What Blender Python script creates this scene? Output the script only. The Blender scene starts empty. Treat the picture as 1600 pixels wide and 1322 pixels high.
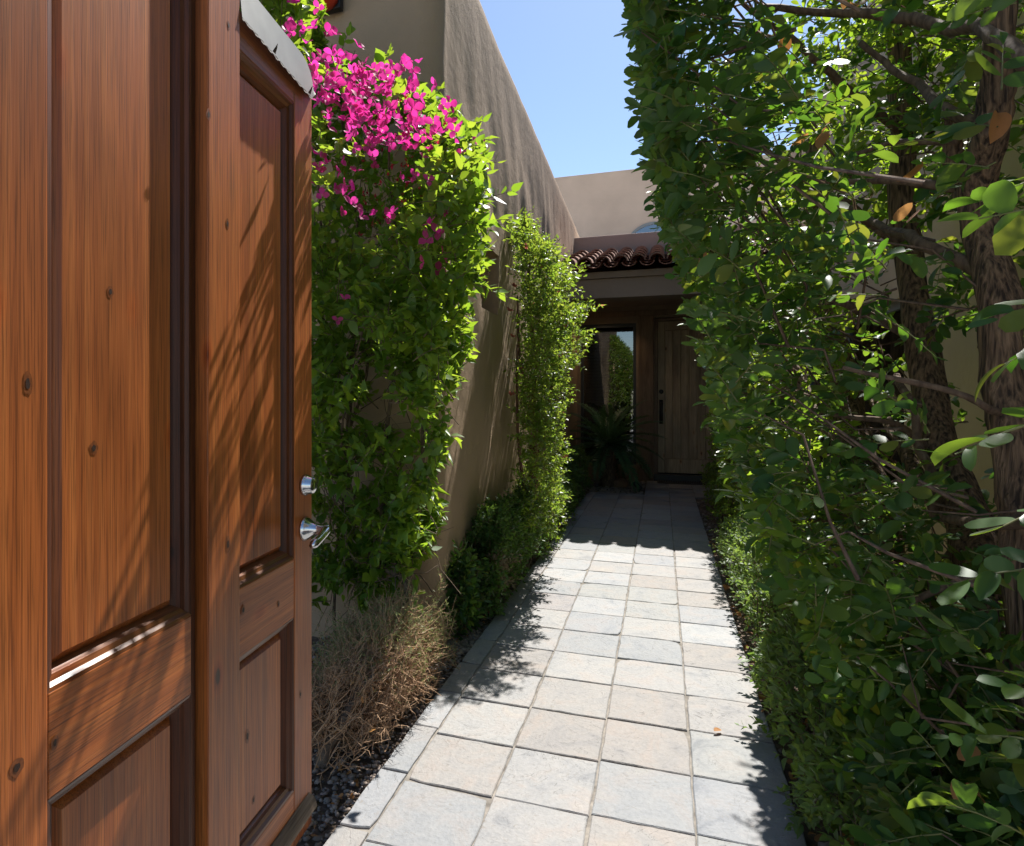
import bpy, math, random
import numpy as np
from mathutils import Vector, Matrix, noise

random.seed(7)
rng = np.random.default_rng(7)
scene = bpy.context.scene
COL = scene.collection
R = math.radians

# ------------------------------------------------------------------ camera
H_EYE = 1.306
YAW = math.atan(333.7 / 987.0)
cam_d = bpy.data.cameras.new('camera')
cam = bpy.data.objects.new('camera', cam_d)
COL.objects.link(cam)
cam.location = (0, 0, H_EYE)
cam.rotation_euler = (R(90), 0, YAW)
cam_d.sensor_fit = 'HORIZONTAL'
cam_d.sensor_width = 36.0
cam_d.lens = 36.0 * 987.0 / 1600.0
cam_d.shift_x = 100.0 / 1600.0
cam_d.shift_y = -45.0 / 1600.0
cam_d.clip_start = 0.02
cam_d.clip_end = 500
scene.camera = cam

# ------------------------------------------------------------------ sky and sun
SUN_AZ, SUN_EL = R(6.5), R(54.5)          # azimuth to the right of the path, elevation
world = bpy.data.worlds.new("World")
scene.world = world
world.use_nodes = True
wn = world.node_tree
sky = wn.nodes.new('ShaderNodeTexSky')
sky.sky_type = 'NISHITA'
sky.sun_disc = False
sky.sun_elevation = SUN_EL
sky.sun_rotation = SUN_AZ
sky.air_density = 1.0
sky.dust_density = 0.3
sky.ozone_density = 2.4
bg = wn.nodes['Background']
bg.inputs['Strength'].default_value = 0.092
wn.links.new(sky.outputs[0], bg.inputs['Color'])

sun_d = bpy.data.lights.new('sun', 'SUN')
sun_d.energy = 5.0
sun_d.angle = R(0.53)
sun_d.color = (1.0, 0.965, 0.91)
sun = bpy.data.objects.new('sun', sun_d)
COL.objects.link(sun)
to_sun = Vector((math.sin(SUN_AZ) * math.cos(SUN_EL), math.cos(SUN_AZ) * math.cos(SUN_EL), math.sin(SUN_EL)))
sun.rotation_euler = to_sun.to_track_quat('Z', 'Y').to_euler()
sun.location = (3, 20, 25)

vs = scene.view_settings
vs.view_transform = 'Standard'
vs.look = 'None'
vs.gamma = 1
vs.use_curve_mapping = False
vs.exposure = 0.92
scene.render.engine = 'CYCLES'
scene.cycles.max_bounces = 8
scene.cycles.diffuse_bounces = 5
scene.cycles.transparent_max_bounces = 8

# ------------------------------------------------------------------ materials
def nm(name):
    m = bpy.data.materials.new(name)
    m.use_nodes = True
    nt = m.node_tree
    for n in list(nt.nodes):
        nt.nodes.remove(n)
    out = nt.nodes.new('ShaderNodeOutputMaterial')
    return m, nt, out

def N(nt, t, **kw):
    n = nt.nodes.new(t)
    for k, v in kw.items():
        if k.startswith('i_'):
            n.inputs[k[2:].replace('_', ' ')].default_value = v
        else:
            setattr(n, k, v)
    return n

def ramp(nt, stops, interp='LINEAR'):
    r = nt.nodes.new('ShaderNodeValToRGB')
    r.color_ramp.interpolation = interp
    el = r.color_ramp.elements
    while len(el) > 1:
        el.remove(el[-1])
    el[0].position = stops[0][0]
    el[0].color = (*stops[0][1], 1)
    for p, c in stops[1:]:
        e = el.new(p)
        e.color = (*c, 1)
    return r

def g3(v):
    return (v, v, v)

def mixc(nt, fac, a, b, mode='MIX'):
    m = nt.nodes.new('ShaderNodeMix')
    m.data_type = 'RGBA'
    m.blend_type = mode
    for sock, val in ((m.inputs[0], fac), (m.inputs[6], a), (m.inputs[7], b)):
        if hasattr(val, 'is_output'):
            nt.links.new(val, sock)
        elif isinstance(val, (int, float)):
            sock.default_value = val
        else:
            sock.default_value = (*val, 1)
    return m.outputs[2]

def simple(name, col, rough=0.6, metal=0.0, spec=0.5, vary=0.0, scale=20, bump=0.0):
    m, nt, out = nm(name)
    p = N(nt, 'ShaderNodeBsdfPrincipled')
    p.inputs['Roughness'].default_value = rough
    p.inputs['Metallic'].default_value = metal
    p.inputs['Specular IOR Level'].default_value = spec
    p.inputs['Base Color'].default_value = (*col, 1)
    nt.links.new(p.outputs[0], out.inputs[0])
    if vary or bump:
        tc = N(nt, 'ShaderNodeTexCoord')
        nz = N(nt, 'ShaderNodeTexNoise')
        nz.inputs['Scale'].default_value = scale
        nz.inputs['Detail'].default_value = 6
        nt.links.new(tc.outputs['Object'], nz.inputs['Vector'])
        if vary:
            a = tuple(max(0, c * (1 - vary)) for c in col)
            b = tuple(min(1, c * (1 + vary)) for c in col)
            rp = ramp(nt, [(0.3, a), (0.7, b)])
            nt.links.new(nz.outputs['Fac'], rp.inputs[0])
            nt.links.new(rp.outputs[0], p.inputs['Base Color'])
        if bump:
            bp = N(nt, 'ShaderNodeBump')
            bp.inputs['Strength'].default_value = 1
            bp.inputs['Distance'].default_value = bump
            nt.links.new(nz.outputs['Fac'], bp.inputs['Height'])
            nt.links.new(bp.outputs[0], p.inputs['Normal'])
    return m

def stucco(name, col, rough=0.9):
    m, nt, out = nm(name)
    p = N(nt, 'ShaderNodeBsdfPrincipled')
    p.inputs['Roughness'].default_value = rough
    p.inputs['Specular IOR Level'].default_value = 0.25
    tc = N(nt, 'ShaderNodeTexCoord')
    n1 = N(nt, 'ShaderNodeTexNoise'); n1.inputs['Scale'].default_value = 1.7; n1.inputs['Detail'].default_value = 5
    n2 = N(nt, 'ShaderNodeTexNoise'); n2.inputs['Scale'].default_value = 160; n2.inputs['Detail'].default_value = 4
    n3 = N(nt, 'ShaderNodeTexNoise'); n3.inputs['Scale'].default_value = 18; n3.inputs['Detail'].default_value = 4
    for n in (n1, n2, n3):
        nt.links.new(tc.outputs['Object'], n.inputs['Vector'])
    rp = ramp(nt, [(0.3, tuple(c * 0.9 for c in col)), (0.7, tuple(min(1, c * 1.08) for c in col))])
    nt.links.new(n1.outputs['Fac'], rp.inputs[0])
    nt.links.new(rp.outputs[0], p.inputs['Base Color'])
    b1 = N(nt, 'ShaderNodeBump'); b1.inputs['Distance'].default_value = 0.0028; b1.inputs['Strength'].default_value = 0.8
    b2 = N(nt, 'ShaderNodeBump'); b2.inputs['Distance'].default_value = 0.008; b2.inputs['Strength'].default_value = 0.6
    nt.links.new(n2.outputs['Fac'], b1.inputs['Height'])
    nt.links.new(n3.outputs['Fac'], b2.inputs['Height'])
    nt.links.new(b2.outputs[0], b1.inputs['Normal'])
    nt.links.new(b1.outputs[0], p.inputs['Normal'])
    nt.links.new(p.outputs[0], out.inputs[0])
    return m

def wood(name, axis, cols, rough=0.38, coat=0.25, scale=1.0, glare_wear=0.0):
    """grain running along the given local axis (0 x, 2 z)"""
    m, nt, out = nm(name)
    p = N(nt, 'ShaderNodeBsdfPrincipled')
    tc = N(nt, 'ShaderNodeTexCoord')
    oi = N(nt, 'ShaderNodeObjectInfo')
    add = N(nt, 'ShaderNodeVectorMath', operation='ADD')
    mul = N(nt, 'ShaderNodeVectorMath', operation='SCALE'); mul.inputs['Scale'].default_value = 7.0
    cmb = N(nt, 'ShaderNodeCombineXYZ')
    for i in range(3):
        nt.links.new(oi.outputs['Random'], cmb.inputs[i])
    nt.links.new(cmb.outputs[0], mul.inputs[0])
    nt.links.new(tc.outputs['Object'], add.inputs[0])
    nt.links.new(mul.outputs[0], add.inputs[1])
    def mapped(sx, along):
        mp = N(nt, 'ShaderNodeMapping')
        s = [sx, sx, sx]
        s[axis] = along
        mp.inputs['Scale'].default_value = s
        nt.links.new(add.outputs[0], mp.inputs['Vector'])
        return mp
    a = N(nt, 'ShaderNodeTexNoise'); a.inputs['Scale'].default_value = 1; a.inputs['Detail'].default_value = 8; a.inputs['Roughness'].default_value = 0.6; a.inputs['Distortion'].default_value = 0.25
    nt.links.new(mapped(48 * scale, 0.45).outputs[0], a.inputs['Vector'])
    f = N(nt, 'ShaderNodeTexNoise'); f.inputs['Scale'].default_value = 1; f.inputs['Detail'].default_value = 3
    nt.links.new(mapped(420 * scale, 7).outputs[0], f.inputs['Vector'])
    b = N(nt, 'ShaderNodeTexNoise'); b.inputs['Scale'].default_value = 1; b.inputs['Detail'].default_value = 3
    nt.links.new(mapped(4.5, 1.3).outputs[0], b.inputs['Vector'])
    rp = ramp(nt, [(0.25, cols[0]), (0.5, cols[1]), (0.75, cols[2])])
    nt.links.new(a.outputs['Fac'], rp.inputs[0])
    rb = ramp(nt, [(0.28, (0.56, 0.50, 0.47)), (0.5, g3(1.0)), (0.74, (1.22, 1.2, 1.15))])
    nt.links.new(b.outputs['Fac'], rb.inputs[0])
    c1 = mixc(nt, 1.0, rp.outputs[0], rb.outputs[0], 'MULTIPLY')
    rf = ramp(nt, [(0.36, g3(0.48)), (0.47, g3(0.95)), (0.64, g3(1.15))])
    nt.links.new(f.outputs['Fac'], rf.inputs[0])
    c2 = mixc(nt, 0.8, c1, rf.outputs[0], 'MULTIPLY')
    if glare_wear:
        # sky glare and sun bleaching painted in: greyer higher up on the boards
        sp = N(nt, 'ShaderNodeSeparateXYZ')
        nt.links.new(tc.outputs['Object'], sp.inputs[0])
        mr = N(nt, 'ShaderNodeMapRange'); mr.inputs['From Min'].default_value = 1.0; mr.inputs['From Max'].default_value = 2.2
        mr.inputs['To Max'].default_value = glare_wear
        nt.links.new(sp.outputs[2], mr.inputs['Value'])
        c2 = mixc(nt, mr.outputs[0], c2, (0.34, 0.23, 0.19))
    # small dark knots
    v = N(nt, 'ShaderNodeTexVoronoi'); v.inputs['Scale'].default_value = 1
    mpv = mapped(7.0, 3.4); nt.links.new(mpv.outputs[0], v.inputs['Vector'])
    rv = ramp(nt, [(0.0, g3(0.07)), (0.05, g3(0.16)), (0.075, (0.8, 0.55, 0.4)), (0.14, (1.12, 1.0, 0.9)), (0.2, g3(1.0))])
    nt.links.new(v.outputs['Distance'], rv.inputs[0])
    c3 = mixc(nt, 1.0, c2, rv.outputs[0], 'MULTIPLY')
    nt.links.new(c3, p.inputs['Base Color'])
    rr = N(nt, 'ShaderNodeMapRange'); rr.inputs['To Min'].default_value = rough - 0.08; rr.inputs['To Max'].default_value = rough + 0.12
    nt.links.new(b.outputs['Fac'], rr.inputs['Value'])
    nt.links.new(rr.outputs[0], p.inputs['Roughness'])
    p.inputs['Specular IOR Level'].default_value = 0.35
    p.inputs['Coat Weight'].default_value = coat
    p.inputs['Coat Roughness'].default_value = 0.3
    bp = N(nt, 'ShaderNodeBump'); bp.inputs['Distance'].default_value = 0.0006; bp.inputs['Strength'].default_value = 0.45
    nt.links.new(f.outputs['Fac'], bp.inputs['Height'])
    bp2 = N(nt, 'ShaderNodeBump'); bp2.inputs['Distance'].default_value = 0.0025; bp2.inputs['Strength'].default_value = 0.4
    nt.links.new(a.outputs['Fac'], bp2.inputs['Height'])
    nt.links.new(bp.outputs[0], bp2.inputs['Normal'])
    nt.links.new(bp2.outputs[0], p.inputs['Normal'])
    nt.links.new(p.outputs[0], out.inputs[0])
    return m

def leafmat(name, cols, trans, tfac=0.38, rough=0.36, per_object=False, spec=0.3):
    m, nt, out = nm(name)
    if per_object:
        src = N(nt, 'ShaderNodeObjectInfo').outputs['Random']
    else:
        src = N(nt, 'ShaderNodeNewGeometry').outputs['Random Per Island']
    rp = ramp(nt, [(i / max(1, len(cols) - 1), c) for i, c in enumerate(cols)])
    nt.links.new(src, rp.inputs[0])
    rt = ramp(nt, [(i / max(1, len(trans) - 1), c) for i, c in enumerate(trans)])
    nt.links.new(src, rt.inputs[0])
    tc = N(nt, 'ShaderNodeTexCoord')
    nz = N(nt, 'ShaderNodeTexNoise'); nz.inputs['Scale'].default_value = 60; nz.inputs['Detail'].default_value = 2
    nt.links.new(tc.outputs['Object'], nz.inputs['Vector'])
    rn = ramp(nt, [(0.3, g3(0.8)), (0.7, g3(1.15))])
    nt.links.new(nz.outputs['Fac'], rn.inputs[0])
    col = mixc(nt, 1.0, rp.outputs[0], rn.outputs[0], 'MULTIPLY')
    geo = N(nt, 'ShaderNodeNewGeometry')
    under = mixc(nt, 0.4, rp.outputs[0], (0.10, 0.15, 0.06))
    colu = mixc(nt, geo.outputs['Backfacing'], col, under)
    p = N(nt, 'ShaderNodeBsdfPrincipled')
    p.inputs['Roughness'].default_value = rough
    p.inputs['Specular IOR Level'].default_value = spec
    nt.links.new(colu, p.inputs['Base Color'])
    t = N(nt, 'ShaderNodeBsdfTranslucent')
    nt.links.new(rt.outputs[0], t.inputs['Color'])
    mx = N(nt, 'ShaderNodeMixShader'); mx.inputs[0].default_value = tfac
    nt.links.new(p.outputs[0], mx.inputs[1])
    nt.links.new(t.outputs[0], mx.inputs[2])
    nt.links.new(mx.outputs[0], out.inputs[0])
    return m

def bark(name, c0, c1, along=6.0, across=55.0, depth=0.006, sharp=(0.35, 0.68)):
    m, nt, out = nm(name)
    p = N(nt, 'ShaderNodeBsdfPrincipled'); p.inputs['Roughness'].default_value = 0.85
    tc = N(nt, 'ShaderNodeTexCoord')
    mp = N(nt, 'ShaderNodeMapping'); mp.inputs['Scale'].default_value = (across, across, along)
    nt.links.new(tc.outputs['Object'], mp.inputs['Vector'])
    nz = N(nt, 'ShaderNodeTexNoise'); nz.inputs['Scale'].default_value = 1; nz.inputs['Detail'].default_value = 6; nz.inputs['Distortion'].default_value = 0.25
    nt.links.new(mp.outputs[0], nz.inputs['Vector'])
    rp = ramp(nt, [(sharp[0], c0), (sharp[1], c1)])
    nt.links.new(nz.outputs['Fac'], rp.inputs[0])
    nt.links.new(rp.outputs[0], p.inputs['Base Color'])
    bp = N(nt, 'ShaderNodeBump'); bp.inputs['Distance'].default_value = depth; bp.inputs['Strength'].default_value = 1
    nt.links.new(nz.outputs['Fac'], bp.inputs['Height'])
    nt.links.new(bp.outputs[0], p.inputs['Normal'])
    nt.links.new(p.outputs[0], out.inputs[0])
    return m

def slate(name):
    m, nt, out = nm(name)
    p = N(nt, 'ShaderNodeBsdfPrincipled'); p.inputs['Roughness'].default_value = 0.62; p.inputs['Specular IOR Level'].default_value = 0.35
    tc = N(nt, 'ShaderNodeTexCoord'); oi = N(nt, 'ShaderNodeObjectInfo')
    cmb = N(nt, 'ShaderNodeCombineXYZ')
    mu = N(nt, 'ShaderNodeMath', operation='MULTIPLY'); mu.inputs[1].default_value = 91.0
    nt.links.new(oi.outputs['Random'], mu.inputs[0])
    for i in range(3):
        nt.links.new(mu.outputs[0], cmb.inputs[i])
    add = N(nt, 'ShaderNodeVectorMath', operation='ADD')
    nt.links.new(tc.outputs['Object'], add.inputs[0]); nt.links.new(cmb.outputs[0], add.inputs[1])
    tones = [(0.0, (0.315, 0.292, 0.268)), (0.1, (0.345, 0.335, 0.32)), (0.2, (0.30, 0.305, 0.305)), (0.3, (0.36, 0.35, 0.332)), (0.4, (0.325, 0.303, 0.292)),
             (0.5, (0.355, 0.357, 0.355)), (0.6, (0.32, 0.32, 0.305)), (0.7, (0.335, 0.318, 0.298)), (0.78, (0.385, 0.385, 0.378)), (0.87, (0.33, 0.312, 0.29)), (0.94, (0.31, 0.315, 0.32))]
    rp = ramp(nt, tones, 'CONSTANT')
    nt.links.new(oi.outputs['Random'], rp.inputs[0])
    def nz(sc, det=6, rough=0.6, dist=0.0, vec=None):
        n = N(nt, 'ShaderNodeTexNoise'); n.inputs['Scale'].default_value = sc; n.inputs['Detail'].default_value = det
        n.inputs['Roughness'].default_value = rough; n.inputs['Distortion'].default_value = dist
        nt.links.new(vec or add.outputs[0], n.inputs['Vector'])
        return n
    n1 = nz(5.5, 6, 0.65, 1.0)
    r1 = ramp(nt, [(0.28, (0.62, 0.65, 0.70)), (0.40, (0.92, 0.93, 0.95)), (0.52, (1.02, 1.01, 1.0)), (0.62, (1.06, 0.99, 0.95)), (0.74, (1.16, 1.10, 1.0))])
    nt.links.new(n1.outputs['Fac'], r1.inputs[0])
    c = mixc(nt, 1.0, rp.outputs[0], r1.outputs[0], 'MULTIPLY')
    c = mixc(nt, 1.0, c, (0.82, 0.825, 0.84), 'MULTIPLY')
    n2 = nz(70, 5, 0.7)
    r2 = ramp(nt, [(0.3, g3(0.82)), (0.7, g3(1.1))])
    nt.links.new(n2.outputs['Fac'], r2.inputs[0])
    c = mixc(nt, 0.8, c, r2.outputs[0], 'MULTIPLY')
    # rusty and dark specks
    n4 = nz(26, 4, 0.6, 2.0)
    r4 = ramp(nt, [(0.62, g3(0.0)), (0.72, g3(0.6))])
    nt.links.new(n4.outputs['Fac'], r4.inputs[0])
    c = mixc(nt, r4.outputs[0], c, (0.19, 0.165, 0.14))
    # cleft ledges: noise cut into steps
    n3 = nz(4.2, 5, 0.55, 1.6)
    ml = N(nt, 'ShaderNodeMath', operation='MULTIPLY'); ml.inputs[1].default_value = 7.0
    fl = N(nt, 'ShaderNodeMath', operation='FLOOR')
    fr = N(nt, 'ShaderNodeMath', operation='FRACT')
    nt.links.new(n3.outputs['Fac'], ml.inputs[0]); nt.links.new(ml.outputs[0], fl.inputs[0]); nt.links.new(ml.outputs[0], fr.inputs[0])
    # thin crack lines in parts of the ledge edges
    rc = ramp(nt, [(0.0, g3(1)), (0.03, g3(0.0))])
    nt.links.new(fr.outputs[0], rc.inputs[0])
    gate_n = nz(3.1, 2)
    rg = ramp(nt, [(0.46, g3(0)), (0.55, g3(1))])
    nt.links.new(gate_n.outputs['Fac'], rg.inputs[0])
    mk = mixc(nt, 1.0, rc.outputs[0], rg.outputs[0], 'MULTIPLY')
    c = mixc(nt, mk, c, (0.09, 0.082, 0.072))
    nt.links.new(c, p.inputs['Base Color'])
    b1 = N(nt, 'ShaderNodeBump'); b1.inputs['Distance'].default_value = 0.004; b1.inputs['Strength'].default_value = 0.8
    nt.links.new(fl.outputs[0], b1.inputs['Height'])
    b2 = N(nt, 'ShaderNodeBump'); b2.inputs['Distance'].default_value = 0.0030; b2.inputs['Strength'].default_value = 0.9
    nt.links.new(n2.outputs['Fac'], b2.inputs['Height'])
    nt.links.new(b1.outputs[0], b2.inputs['Normal'])
    b3 = N(nt, 'ShaderNodeBump'); b3.inputs['Distance'].default_value = 0.008; b3.inputs['Strength'].default_value = 0.6
    nt.links.new(n1.outputs['Fac'], b3.inputs['Height'])
    nt.links.new(b2.outputs[0], b3.inputs['Normal'])
    nt.links.new(b3.outputs[0], p.inputs['Normal'])
    nt.links.new(p.outputs[0], out.inputs[0])
    return m

def glassy(name, tint, mixf, rough=0.015):
    m, nt, out = nm(name)
    tr = N(nt, 'ShaderNodeBsdfTransparent'); tr.inputs[0].default_value = (*tint, 1)
    gl = N(nt, 'ShaderNodeBsdfGlossy'); gl.inputs['Roughness'].default_value = rough; gl.inputs['Color'].default_value = (0.92, 0.95, 0.97, 1)
    fr = N(nt, 'ShaderNodeFresnel'); fr.inputs['IOR'].default_value = mixf
    mx = N(nt, 'ShaderNodeMixShader')
    nt.links.new(fr.outputs[0], mx.inputs[0]); nt.links.new(tr.outputs[0], mx.inputs[1]); nt.links.new(gl.outputs[0], mx.inputs[2])
    nt.links.new(mx.outputs[0], out.inputs[0])
    return m

WC = [(0.27, 0.066, 0.014), (0.44, 0.125, 0.028), (0.58, 0.20, 0.05)]
M = {}
M['wood_v'] = wood('gate_wood_vertical', 2, WC, coat=0.12, glare_wear=0.15)
M['wood_h'] = wood('gate_wood_horizontal', 0, WC, coat=0.12, glare_wear=0.15)
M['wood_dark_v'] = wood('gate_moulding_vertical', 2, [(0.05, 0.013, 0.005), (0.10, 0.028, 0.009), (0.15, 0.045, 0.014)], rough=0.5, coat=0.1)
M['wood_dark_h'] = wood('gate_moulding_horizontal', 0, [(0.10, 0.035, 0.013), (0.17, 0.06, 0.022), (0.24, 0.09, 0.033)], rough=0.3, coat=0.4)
M['wood_grey'] = wood('weathered_wood', 0, [(0.14, 0.10, 0.07), (0.24, 0.18, 0.13), (0.34, 0.27, 0.2)], rough=0.75, coat=0.0)
M['flashing'] = simple('painted_flashing', (0.31, 0.305, 0.285), 0.5, 0.3, vary=0.1, scale=12, bump=0.0008)
M['dark_edge'] = simple('ragged_flashing_edge', (0.07, 0.05, 0.035), 0.8)
M['chrome'] = simple('brushed_chrome', (0.62, 0.63, 0.65), 0.16, 1.0)
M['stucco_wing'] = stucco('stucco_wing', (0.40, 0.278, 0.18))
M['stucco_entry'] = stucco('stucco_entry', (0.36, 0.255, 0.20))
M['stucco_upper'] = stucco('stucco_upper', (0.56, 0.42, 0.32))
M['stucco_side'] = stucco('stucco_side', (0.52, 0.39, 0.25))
M['beam'] = stucco('painted_beam', (0.30, 0.235, 0.185))
M['trimbrown'] = simple('brown_trim', (0.24, 0.165, 0.105), 0.65, vary=0.15, scale=12)
M['ceiling'] = simple('portico_ceiling', (0.30, 0.225, 0.165), 0.8, vary=0.1)
M['roofwhite'] = simple('white_roof_coating', (0.72, 0.70, 0.66), 0.8, vary=0.05)
M['clay'] = simple('clay_roof_tile', (0.26, 0.155, 0.115), 0.95, spec=0.15, vary=0.5, scale=7, bump=0.006)
M['clay_pan'] = simple('clay_roof_pan', (0.2, 0.10, 0.07), 0.95, spec=0.15, vary=0.4, scale=9, bump=0.004)
M['door'] = wood('entry_door_wood', 2, [(0.26, 0.19, 0.115), (0.38, 0.285, 0.18), (0.47, 0.36, 0.235)], rough=0.55, coat=0.0)
M['doorframe'] = wood('entry_door_frame_wood', 2, [(0.15, 0.095, 0.058), (0.20, 0.13, 0.08), (0.26, 0.17, 0.105)], rough=0.6, coat=0.0)
M['black'] = simple('black_metal', (0.02, 0.02, 0.022), 0.45, 0.3)
M['mat'] = simple('door_mat_rubber', (0.045, 0.04, 0.036), 0.9, vary=0.3, scale=80)
M['blind'] = simple('blind_slat', (0.22, 0.21, 0.19), 0.7)
M['dark_backing'] = simple('dark_backing', (0.02, 0.018, 0.016), 0.9)  # near-black boards: the shade of unlit interiors is put into the colour
M['glass'] = glassy('window_glass', (0.42, 0.45, 0.46), 2.6)
M['glass_side'] = glassy('side_window_glass', (0.35, 0.45, 0.5), 2.0)
M['glass_arch'] = glassy('arch_window_glass', (0.25, 0.33, 0.4), 3.2, 0.08)
M['frame_grey'] = simple('grey_window_frame', (0.19, 0.20, 0.20), 0.5)
M['frame_dark'] = simple('dark_window_frame', (0.035, 0.035, 0.035), 0.5)
M['sill'] = simple('pale_sill', (0.48, 0.47, 0.45), 0.7, vary=0.08)
M['red'] = simple('red_plastic', (0.62, 0.05, 0.02), 0.35)
M['slate'] = slate('slate_tile')
M['grout'] = simple('grout', (0.215, 0.192, 0.165), 0.95, vary=0.4, scale=22, bump=0.006)
M['soil'] = simple('soil', (0.13, 0.092, 0.064), 0.95, vary=0.4, scale=26, bump=0.02)
M['drive'] = simple('concrete', (0.38, 0.36, 0.33), 0.9, vary=0.1, scale=3)
M['pipe'] = simple('pale_pipe', (0.62, 0.58, 0.54), 0.6, vary=0.1)
M['bark_laurel'] = bark('laurel_bark', (0.032, 0.017, 0.010), (0.27, 0.165, 0.095), 5, 95, 0.02, (0.36, 0.66))
M['bark_twig'] = bark('laurel_branch_bark', (0.085, 0.05, 0.033), (0.20, 0.13, 0.085), 20, 60, 0.003)
M['green_twig'] = simple('green_twig', (0.17, 0.17, 0.055), 0.6, vary=0.3)
M['bark_vine'] = bark('vine_bark', (0.07, 0.045, 0.028), (0.20, 0.14, 0.085), 15, 50, 0.004)
M['bark_red'] = bark('red_bark', (0.10, 0.045, 0.03), (0.22, 0.11, 0.07), 12, 40, 0.003)
M['dry_twig'] = simple('dry_twig', (0.42, 0.26, 0.15), 0.85, vary=0.4, scale=30)
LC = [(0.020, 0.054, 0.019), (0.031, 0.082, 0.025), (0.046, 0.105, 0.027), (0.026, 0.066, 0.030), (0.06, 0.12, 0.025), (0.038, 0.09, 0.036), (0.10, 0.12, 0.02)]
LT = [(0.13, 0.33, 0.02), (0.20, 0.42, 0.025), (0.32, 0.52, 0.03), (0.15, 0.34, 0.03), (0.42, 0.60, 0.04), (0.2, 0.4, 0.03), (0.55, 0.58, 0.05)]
FC = [(0.035, 0.085, 0.018), (0.055, 0.12, 0.02), (0.075, 0.14, 0.024), (0.045, 0.10, 0.02)]  # laurel greens brightened and yellowed: backlight put into the leaf colour
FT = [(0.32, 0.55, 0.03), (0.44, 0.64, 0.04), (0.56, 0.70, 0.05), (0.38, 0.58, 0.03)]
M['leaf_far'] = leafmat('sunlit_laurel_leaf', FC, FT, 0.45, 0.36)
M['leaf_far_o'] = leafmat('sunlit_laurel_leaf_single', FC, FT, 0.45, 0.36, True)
M['leaf_laurel'] = leafmat('laurel_leaf', LC, LT, 0.36, 0.42)
M['leaf_laurel_o'] = leafmat('laurel_leaf_single', LC, LT, 0.36, 0.42, True)
BC = [(0.035, 0.085, 0.012), (0.05, 0.115, 0.016), (0.075, 0.15, 0.02), (0.06, 0.12, 0.018)]
BT = [(0.30, 0.52, 0.03), (0.42, 0.62, 0.04), (0.55, 0.70, 0.05), (0.36, 0.56, 0.03)]
M['leaf_boug'] = leafmat('bougainvillea_leaf', BC, BT, 0.45, 0.42)
M['leaf_boug_o'] = leafmat('bougainvillea_leaf_single', BC, BT, 0.45, 0.42, True)
M['bract'] = leafmat('magenta_bract', [(0.55, 0.010, 0.18), (0.70, 0.022, 0.32), (0.60, 0.012, 0.25), (0.74, 0.035, 0.30), (0.62, 0.02, 0.12)],
                     [(0.85, 0.03, 0.30), (0.92, 0.07, 0.48), (0.88, 0.04, 0.40)], 0.5, 0.55, True, 0.2)
M['bud'] = leafmat('crimson_bud', [(0.35, 0.01, 0.03), (0.45, 0.02, 0.06)], [(0.6, 0.03, 0.06), (0.7, 0.05, 0.1)], 0.35, 0.5, False, 0.2)
M['bud_o'] = leafmat('pink_bloom', [(0.45, 0.10, 0.09), (0.55, 0.16, 0.13), (0.40, 0.05, 0.06)], [(0.7, 0.2, 0.16), (0.75, 0.25, 0.2)], 0.35, 0.5, True, 0.2)
M['leaf_small'] = leafmat('small_tree_leaf', [(0.035, 0.08, 0.014), (0.055, 0.12, 0.018), (0.085, 0.145, 0.022), (0.05, 0.10, 0.02)],
                          [(0.30, 0.50, 0.04), (0.42, 0.60, 0.05), (0.55, 0.66, 0.07)], 0.4, 0.38)
M['leaf_hedge'] = leafmat('low_hedge_leaf', [(0.03, 0.08, 0.022), (0.045, 0.105, 0.026), (0.065, 0.13, 0.032), (0.04, 0.09, 0.035)],
                          [(0.18, 0.36, 0.04), (0.26, 0.44, 0.05), (0.34, 0.5, 0.07)], 0.3, 0.4)
M['leaf_grey'] = leafmat('pale_shrub_leaf', [(0.05, 0.10, 0.03), (0.075, 0.135, 0.04), (0.10, 0.16, 0.06), (0.065, 0.12, 0.04)],
                         [(0.26, 0.44, 0.06), (0.36, 0.52, 0.08), (0.4, 0.55, 0.1)], 0.35, 0.45)
M['leaf_dry'] = leafmat('dry_leaf', [(0.33, 0.14, 0.04), (0.44, 0.22, 0.08), (0.38, 0.19, 0.09), (0.28, 0.10, 0.03)],
                        [(0.6, 0.25, 0.06), (0.7, 0.36, 0.12)], 0.35, 0.6)
M['leaf_dry_o'] = leafmat('dry_leaf_single', [(0.36, 0.16, 0.05), (0.46, 0.24, 0.09), (0.40, 0.21, 0.10), (0.34, 0.13, 0.04)],
                          [(0.6, 0.25, 0.06), (0.7, 0.36, 0.12)], 0.35, 0.6, True)
M['leaf_dead'] = leafmat('dead_hedge_leaf', [(0.22, 0.16, 0.10), (0.30, 0.23, 0.15), (0.26, 0.17, 0.09)], [(0.35, 0.25, 0.12), (0.4, 0.3, 0.16)], 0.25, 0.7)
M['leaf_palm'] = leafmat('palm_leaflet', [(0.055, 0.13, 0.06), (0.075, 0.16, 0.07), (0.08, 0.18, 0.08)], [(0.10, 0.22, 0.05), (0.14, 0.28, 0.06)], 0.2, 0.4)
M['needle'] = leafmat('rosemary_needle', [(0.15, 0.19, 0.07), (0.21, 0.25, 0.10), (0.26, 0.28, 0.13)], [(0.42, 0.5, 0.14), (0.5, 0.55, 0.2)], 0.3, 0.5)
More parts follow.
